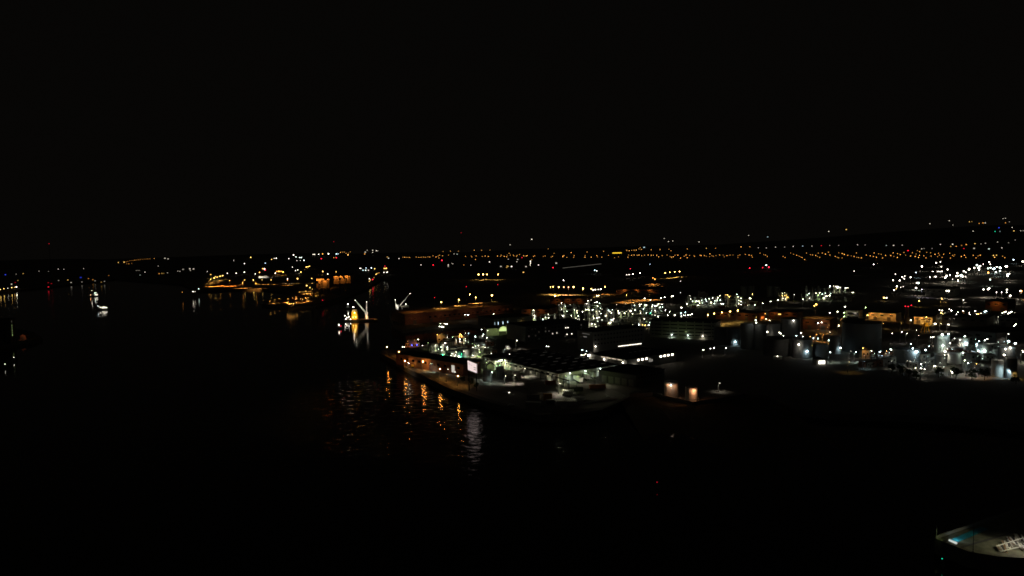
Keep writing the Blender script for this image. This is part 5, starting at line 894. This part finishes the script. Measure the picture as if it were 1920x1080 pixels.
kb = deck('glowing_kerb_beam', 'white kerb beam with an added glow at the end of the turquoise strip', 'kerb beam', [(1778.5, 1014.2), (1793, 1020.8), (1795, 1019.2), (1780, 1013)], .4, emit('kerb_glow', (.95, 1, .93), .6))  # kerb beam, not a lamp: the glow is put into its material
add_light(kb, (.5, .3, 1.2), 'B', 380, .2, (1, .5, -.14), 120); add_light(kb, (-3, 1, 1.6), 'V', 34, .2, (-.4, 1, -.6), 140)  # added spots light the strip and the pier tip
deck('dark_track', 'dark narrow track along the middle of the pier corner', 'track', [(1800, 1025.2), (1803, 1027.5), (1900, 1000), (1897, 997.5)], .06, asphalt)
for px, py, hh, lb in ((1756, 1008, 4.2, 'short mooring post at the tip of the pier corner'), (1824.5, 1034.5, 9.2, 'tall thin dark mast on the front edge of the pier corner')):
    p = at(px, py, PZ); r_ = thing('mast_post', p, lb, 'mast'); MB().tube((0, 0, 0), (0, 0, hh), .11, steel_d if hh > 5 else steel, .06).build('pole', r_); MB().tube((0, 0, 0), (0, 0, .3), .3, steel).build('foot', r_)
p = at(1824.5, 1034.5, PZ)
STK = [(1878, 1031, 3.6, .35, 'lowest pale plank stack nearest the mast'), (1889, 1024, 4.4, .3, 'second pale plank stack, white and skewed'), (1900, 1017, 5, .4, 'third plank stack, brightest white of the row'), (1911, 1011, 5, .25, 'fourth plank stack reaching the picture edge'), (1919, 1028, 5, .3, 'dim plank stack set back on the water side')]
for k, (px, py, ln, tw_, lb) in enumerate(STK):
    p = at(px, py, PZ); s = thing('plank_stack', p, lb, 'plank stack', 'plank stacks on the pier', -.55+tw_*.3)
    for j in range(3):
        for i in range(4):
            MB().box(((i-1.5)*.62+random.uniform(-.05, .05), random.uniform(-.4, .4), .12+.26*j+.01), (.42, ln, .2), random.choice((white_p, white_p, clad_p, sand_m)) if (i+j) % 4 else steel_d, random.uniform(-.06, .06)).build('plank', s)
for k, (x0, y0, x1, y1, z0, z1, lb) in enumerate(((1868, 1024, 1921, 1008, .9, 1.5, 'long white pole laid across the middle plank stacks'), (1876, 1034, 1926, 1022, .8, 1.0, 'long white pole laid over the lower plank stacks'), (1889, 1012, 1924, 1030, 1.1, .9, 'white pole slanting against the other two poles'))):
    a_, b_ = at(x0, y0, PZ+z0), at(x1, y1, PZ+z1); o = MB().tube((0, 0, 0), b_-a_, .13, white_p, n=8).tube((b_-a_)*.98, (b_-a_), .2, steel, n=8).build('white_pole', None, a_); tag(o, lb, 'pole', 'white poles on the pier')
lamp(1936, 988, 'W', 4, 8, 20, 'assumed_pier_lamp', 'assumed unseen lamp post on the pier beside the plank stacks', 'lamp post', None, 2300, z0=PZ)  # assumed post just outside the camera view, added to light the pier
pl_ = bpy.data.objects['assumed_pier_lamp']; add_light(pl_, (0, -1, 7.6), 'K', 2100, .4, at(1834, 1020, PZ)-pl_.location-Vector((0, -1, 7.6)), 80)  # added second spot on the assumed post, aimed at the front edge

# ------------------------------------------------------------------ plant huts and pipe racks between the lamps
def hut_(px, py, wd, dp, hh, rz, m, label, group):
    p = at(px, py, GZ); h_ = thing('plant_hut', p, label, 'hut', group, rz)
    MB().box((0, 0, hh/2), (wd, dp, hh), m).build('wall', h_); MB().box((0, 0, hh+.12), (wd+.5, dp+.5, .2), roof_g).build('roof', h_)
    for s_ in (-.3, .25): MB().box((wd*s_, -dp/2-.03, hh*.55), (wd*.16, .1, hh*.25), glass_d).build('window', h_)
    MB().box((0, -dp/2-.04, 1.05), (1.1, .1, 2.1), clad_d).build('door', h_)
    MB().tube((wd*.3, 0, hh+.2), (wd*.3, 0, hh+1.3), .25, steel).build('vent_pipe', h_)
rr = random.Random(5)
for x0, y0, x1, y1, n_, hues, lb, gp in ((1762, 580, 1910, 598, 14, 'WWKO', 'faint small lamp beneath the upper row of eastern floodlights', 'faint lamps of the upper eastern row'), (1700, 634, 1905, 692, 30, 'BBCW', 'faint cool lamp on the pipework among the cyan-lit tanks', 'faint lamps among the cyan-lit tanks'), (1590, 655, 1720, 680, 14, 'CBWY', 'faint small lamp in the yards behind the harbour road', 'faint lamps behind the harbour road'), (1045, 566, 1240, 610, 30, 'WKKV', 'faint yellowish lamp deep inside the refinery', 'faint lamps of the refinery'), (802, 640, 960, 690, 26, 'CVVK', 'faint greenish lamp deep inside the quay plant', 'faint lamps of the quay plant'), (1290, 552, 1420, 574, 12, 'CKW', 'faint lamp low among the frames under the steam', 'faint lamps under the steam'), (1380, 582, 1700, 622, 16, 'OOAY', 'faint orange lamp along the red-lit sheds and tanks', 'faint orange lamps by the red-lit sheds')):
    for k in range(n_): c_ = rr.choice(hues); lamp(rr.uniform(x0, x1), rr.uniform(y0, y1), c_, rr.uniform(1.8, 3.4), rr.uniform(4, 8), 8, 'bulkhead_lamp', lb, 'lamp', gp, 2600 if c_ in 'OA' else 520)
rr = random.Random(11)
ZONES = [(1045, 598, 1230, 612, 22, 'plant hut wedged between the lit refinery frames', 'huts of the refinery'), (1500, 556, 1600, 566, 8, 'plant hut by the green-white refinery frame', 'huts by the green-white frame'), (1590, 664, 1760, 690, 14, 'hut beside the harbour road under its street lamps', 'huts of the harbour road'), (1762, 583, 1915, 600, 16, 'hut beneath the upper row of eastern floodlights', 'huts of the upper eastern row'), (1770, 640, 1880, 676, 16, 'hut squeezed between the cyan-lit tanks', 'huts among the cyan-lit tanks'), (815, 642, 930, 676, 18, 'hut inside the quayside pipework plant', 'huts of the quay plant'), (1290, 566, 1420, 580, 12, 'hut at the feet of the frames under the steam', 'huts under the steam')]
for x0, y0, x1, y1, n_, lb, gp in ZONES:
    for k in range(n_):
        hut_(rr.uniform(x0, x1), rr.uniform(y0, y1), rr.uniform(5, 11), rr.uniform(4, 6), rr.uniform(2.8, 5.5), rr.uniform(-.5, .5), rr.choice((clad_p, clad_g, brick_m, clad_p)), lb, gp)
def rack(a_, b_, label):
    A_, B_ = at(*a_), at(*b_); d = B_-A_; t = thing('pipe_rack', (A_+B_)/2, label, 'pipe rack', 'pipe racks of the works', math.atan2(d.y, d.x)); L_ = d.length
    for k in range(5): MB().tube((-L_/2, -1.2+.6*k, 4.6+.25*(k % 2)), (L_/2, -1.2+.6*k, 4.6+.25*(k % 2)), .18, tank_w).build('pipe', t)
    for k in range(max(3, int(L_/9))): x = -L_/2+L_*(k+.5)/max(3, int(L_/9)); MB().box((x, -1.5, 2.2), (.3, .3, 4.4), steel).build('post', t); MB().box((x, 1.5, 2.2), (.3, .3, 4.4), steel).build('post', t); MB().box((x, 0, 4.3), (.3, 3.4, .25), steel).build('beam', t)
for a_, b_, lb in (((808, 672), (880, 664), 'pipe rack running through the quay plant'), ((905, 676), (960, 690), 'pipe rack leading from the quay plant to the black warehouse'), ((1055, 610), (1180, 604), 'long pipe rack linking the refinery frames'), ((1195, 606), (1290, 590), 'pipe rack rising from the small yellow-lamped frame'), ((1300, 578), (1420, 571), 'pipe rack below the steam plume'), ((1735, 690), (1770, 672), 'pipe rack beside the low wide cyan-rimmed tank'), ((1800, 672), (1880, 680), 'pipe rack in front of the cyan-lit tanks')): rack(a_, b_, lb)

# ------------------------------------------------------------------ trees and bushes on the banks
def tree(px, py, h, label, seed, group='trees on the eastern bank'):
    p = at(px, py, GZ); rr = random.Random(seed); t = thing('tree', p, label, 'tree', group)
    mb = MB(); mb.tube((0, 0, 0), (.2, 0, h*.5), .22, bark_m, .12, 7)
    for k in range(6): a = k*1.05; mb.tube((.1, 0, h*(.28+.04*k)), (math.cos(a)*h*.22, math.sin(a)*h*.22, h*(.55+.05*k)), .09, bark_m, .03, 5)
    mb.build('trunk', t); mb = MB()
    lobes = [(Vector((rr.uniform(-.3, .3)*h, rr.uniform(-.3, .3)*h, h*rr.uniform(.3, .85))), h*rr.uniform(.12, .24)) for _ in range(9)]
    for k in range(640):
        o_, r_ = lobes[k % 9]; q = Vector((rr.gauss(0, 1), rr.gauss(0, 1), rr.gauss(0, .8))); q = q.normalized()*r_*rr.random()**.45
        c = o_+q; u = Vector((rr.gauss(0, 1), rr.gauss(0, 1), rr.gauss(0, 1))).normalized(); w_ = u.orthogonal(); s = rr.uniform(.2, .45)
        mb.add([c-u*s, c+w_*s*.6, c+u*s, c-w_*s*.6], [(0, 1, 2, 3)], leaf_m)
    mb.build('crown', t)
for k, (px, py, h, lb) in enumerate(((1672, 700, 7, 'tree at the dark verge west of the lit harbour road'), (1692, 704, 8, 'bushy tree silhouetted before the low road lights'), (1704, 706, 6, 'small tree under the pale harbour road'), (1760, 708, 8, 'tree below the road end by the white double lamp'), (1792, 711, 9, 'tall tree before the dim grey tank'), (1822, 712, 8, 'tree on the bank between dim tank and pale lit tank'), (1846, 713, 9, 'tree touching the pale lit tank foot'), (1718, 710, 7, 'round tree on the bank by the road lamps'), (1905, 720, 7, 'tree at the east end of the bank'))): tree(px, py, h, lb, k)
for k, (px, py, h, lb) in enumerate(((882, 721, 5, 'bush-like tree on the quay below the sign'), (893, 727, 4, 'small olive tree at the apron east of the sign'), (868, 716, 4, 'scrubby tree by the orange quay lamp'), (966, 716, 5, 'tree in the dark yard by the plant house'))): tree(px, py, h, lb, 40+k, 'trees on the river quay')
# dim lamps that wash the quay apron
lamps([(838, 702)], 'O', 3, 6, 'small orange lamp half way along the quay shed', name='quay_lamp', cat='quay lamp', s=14, power=700)
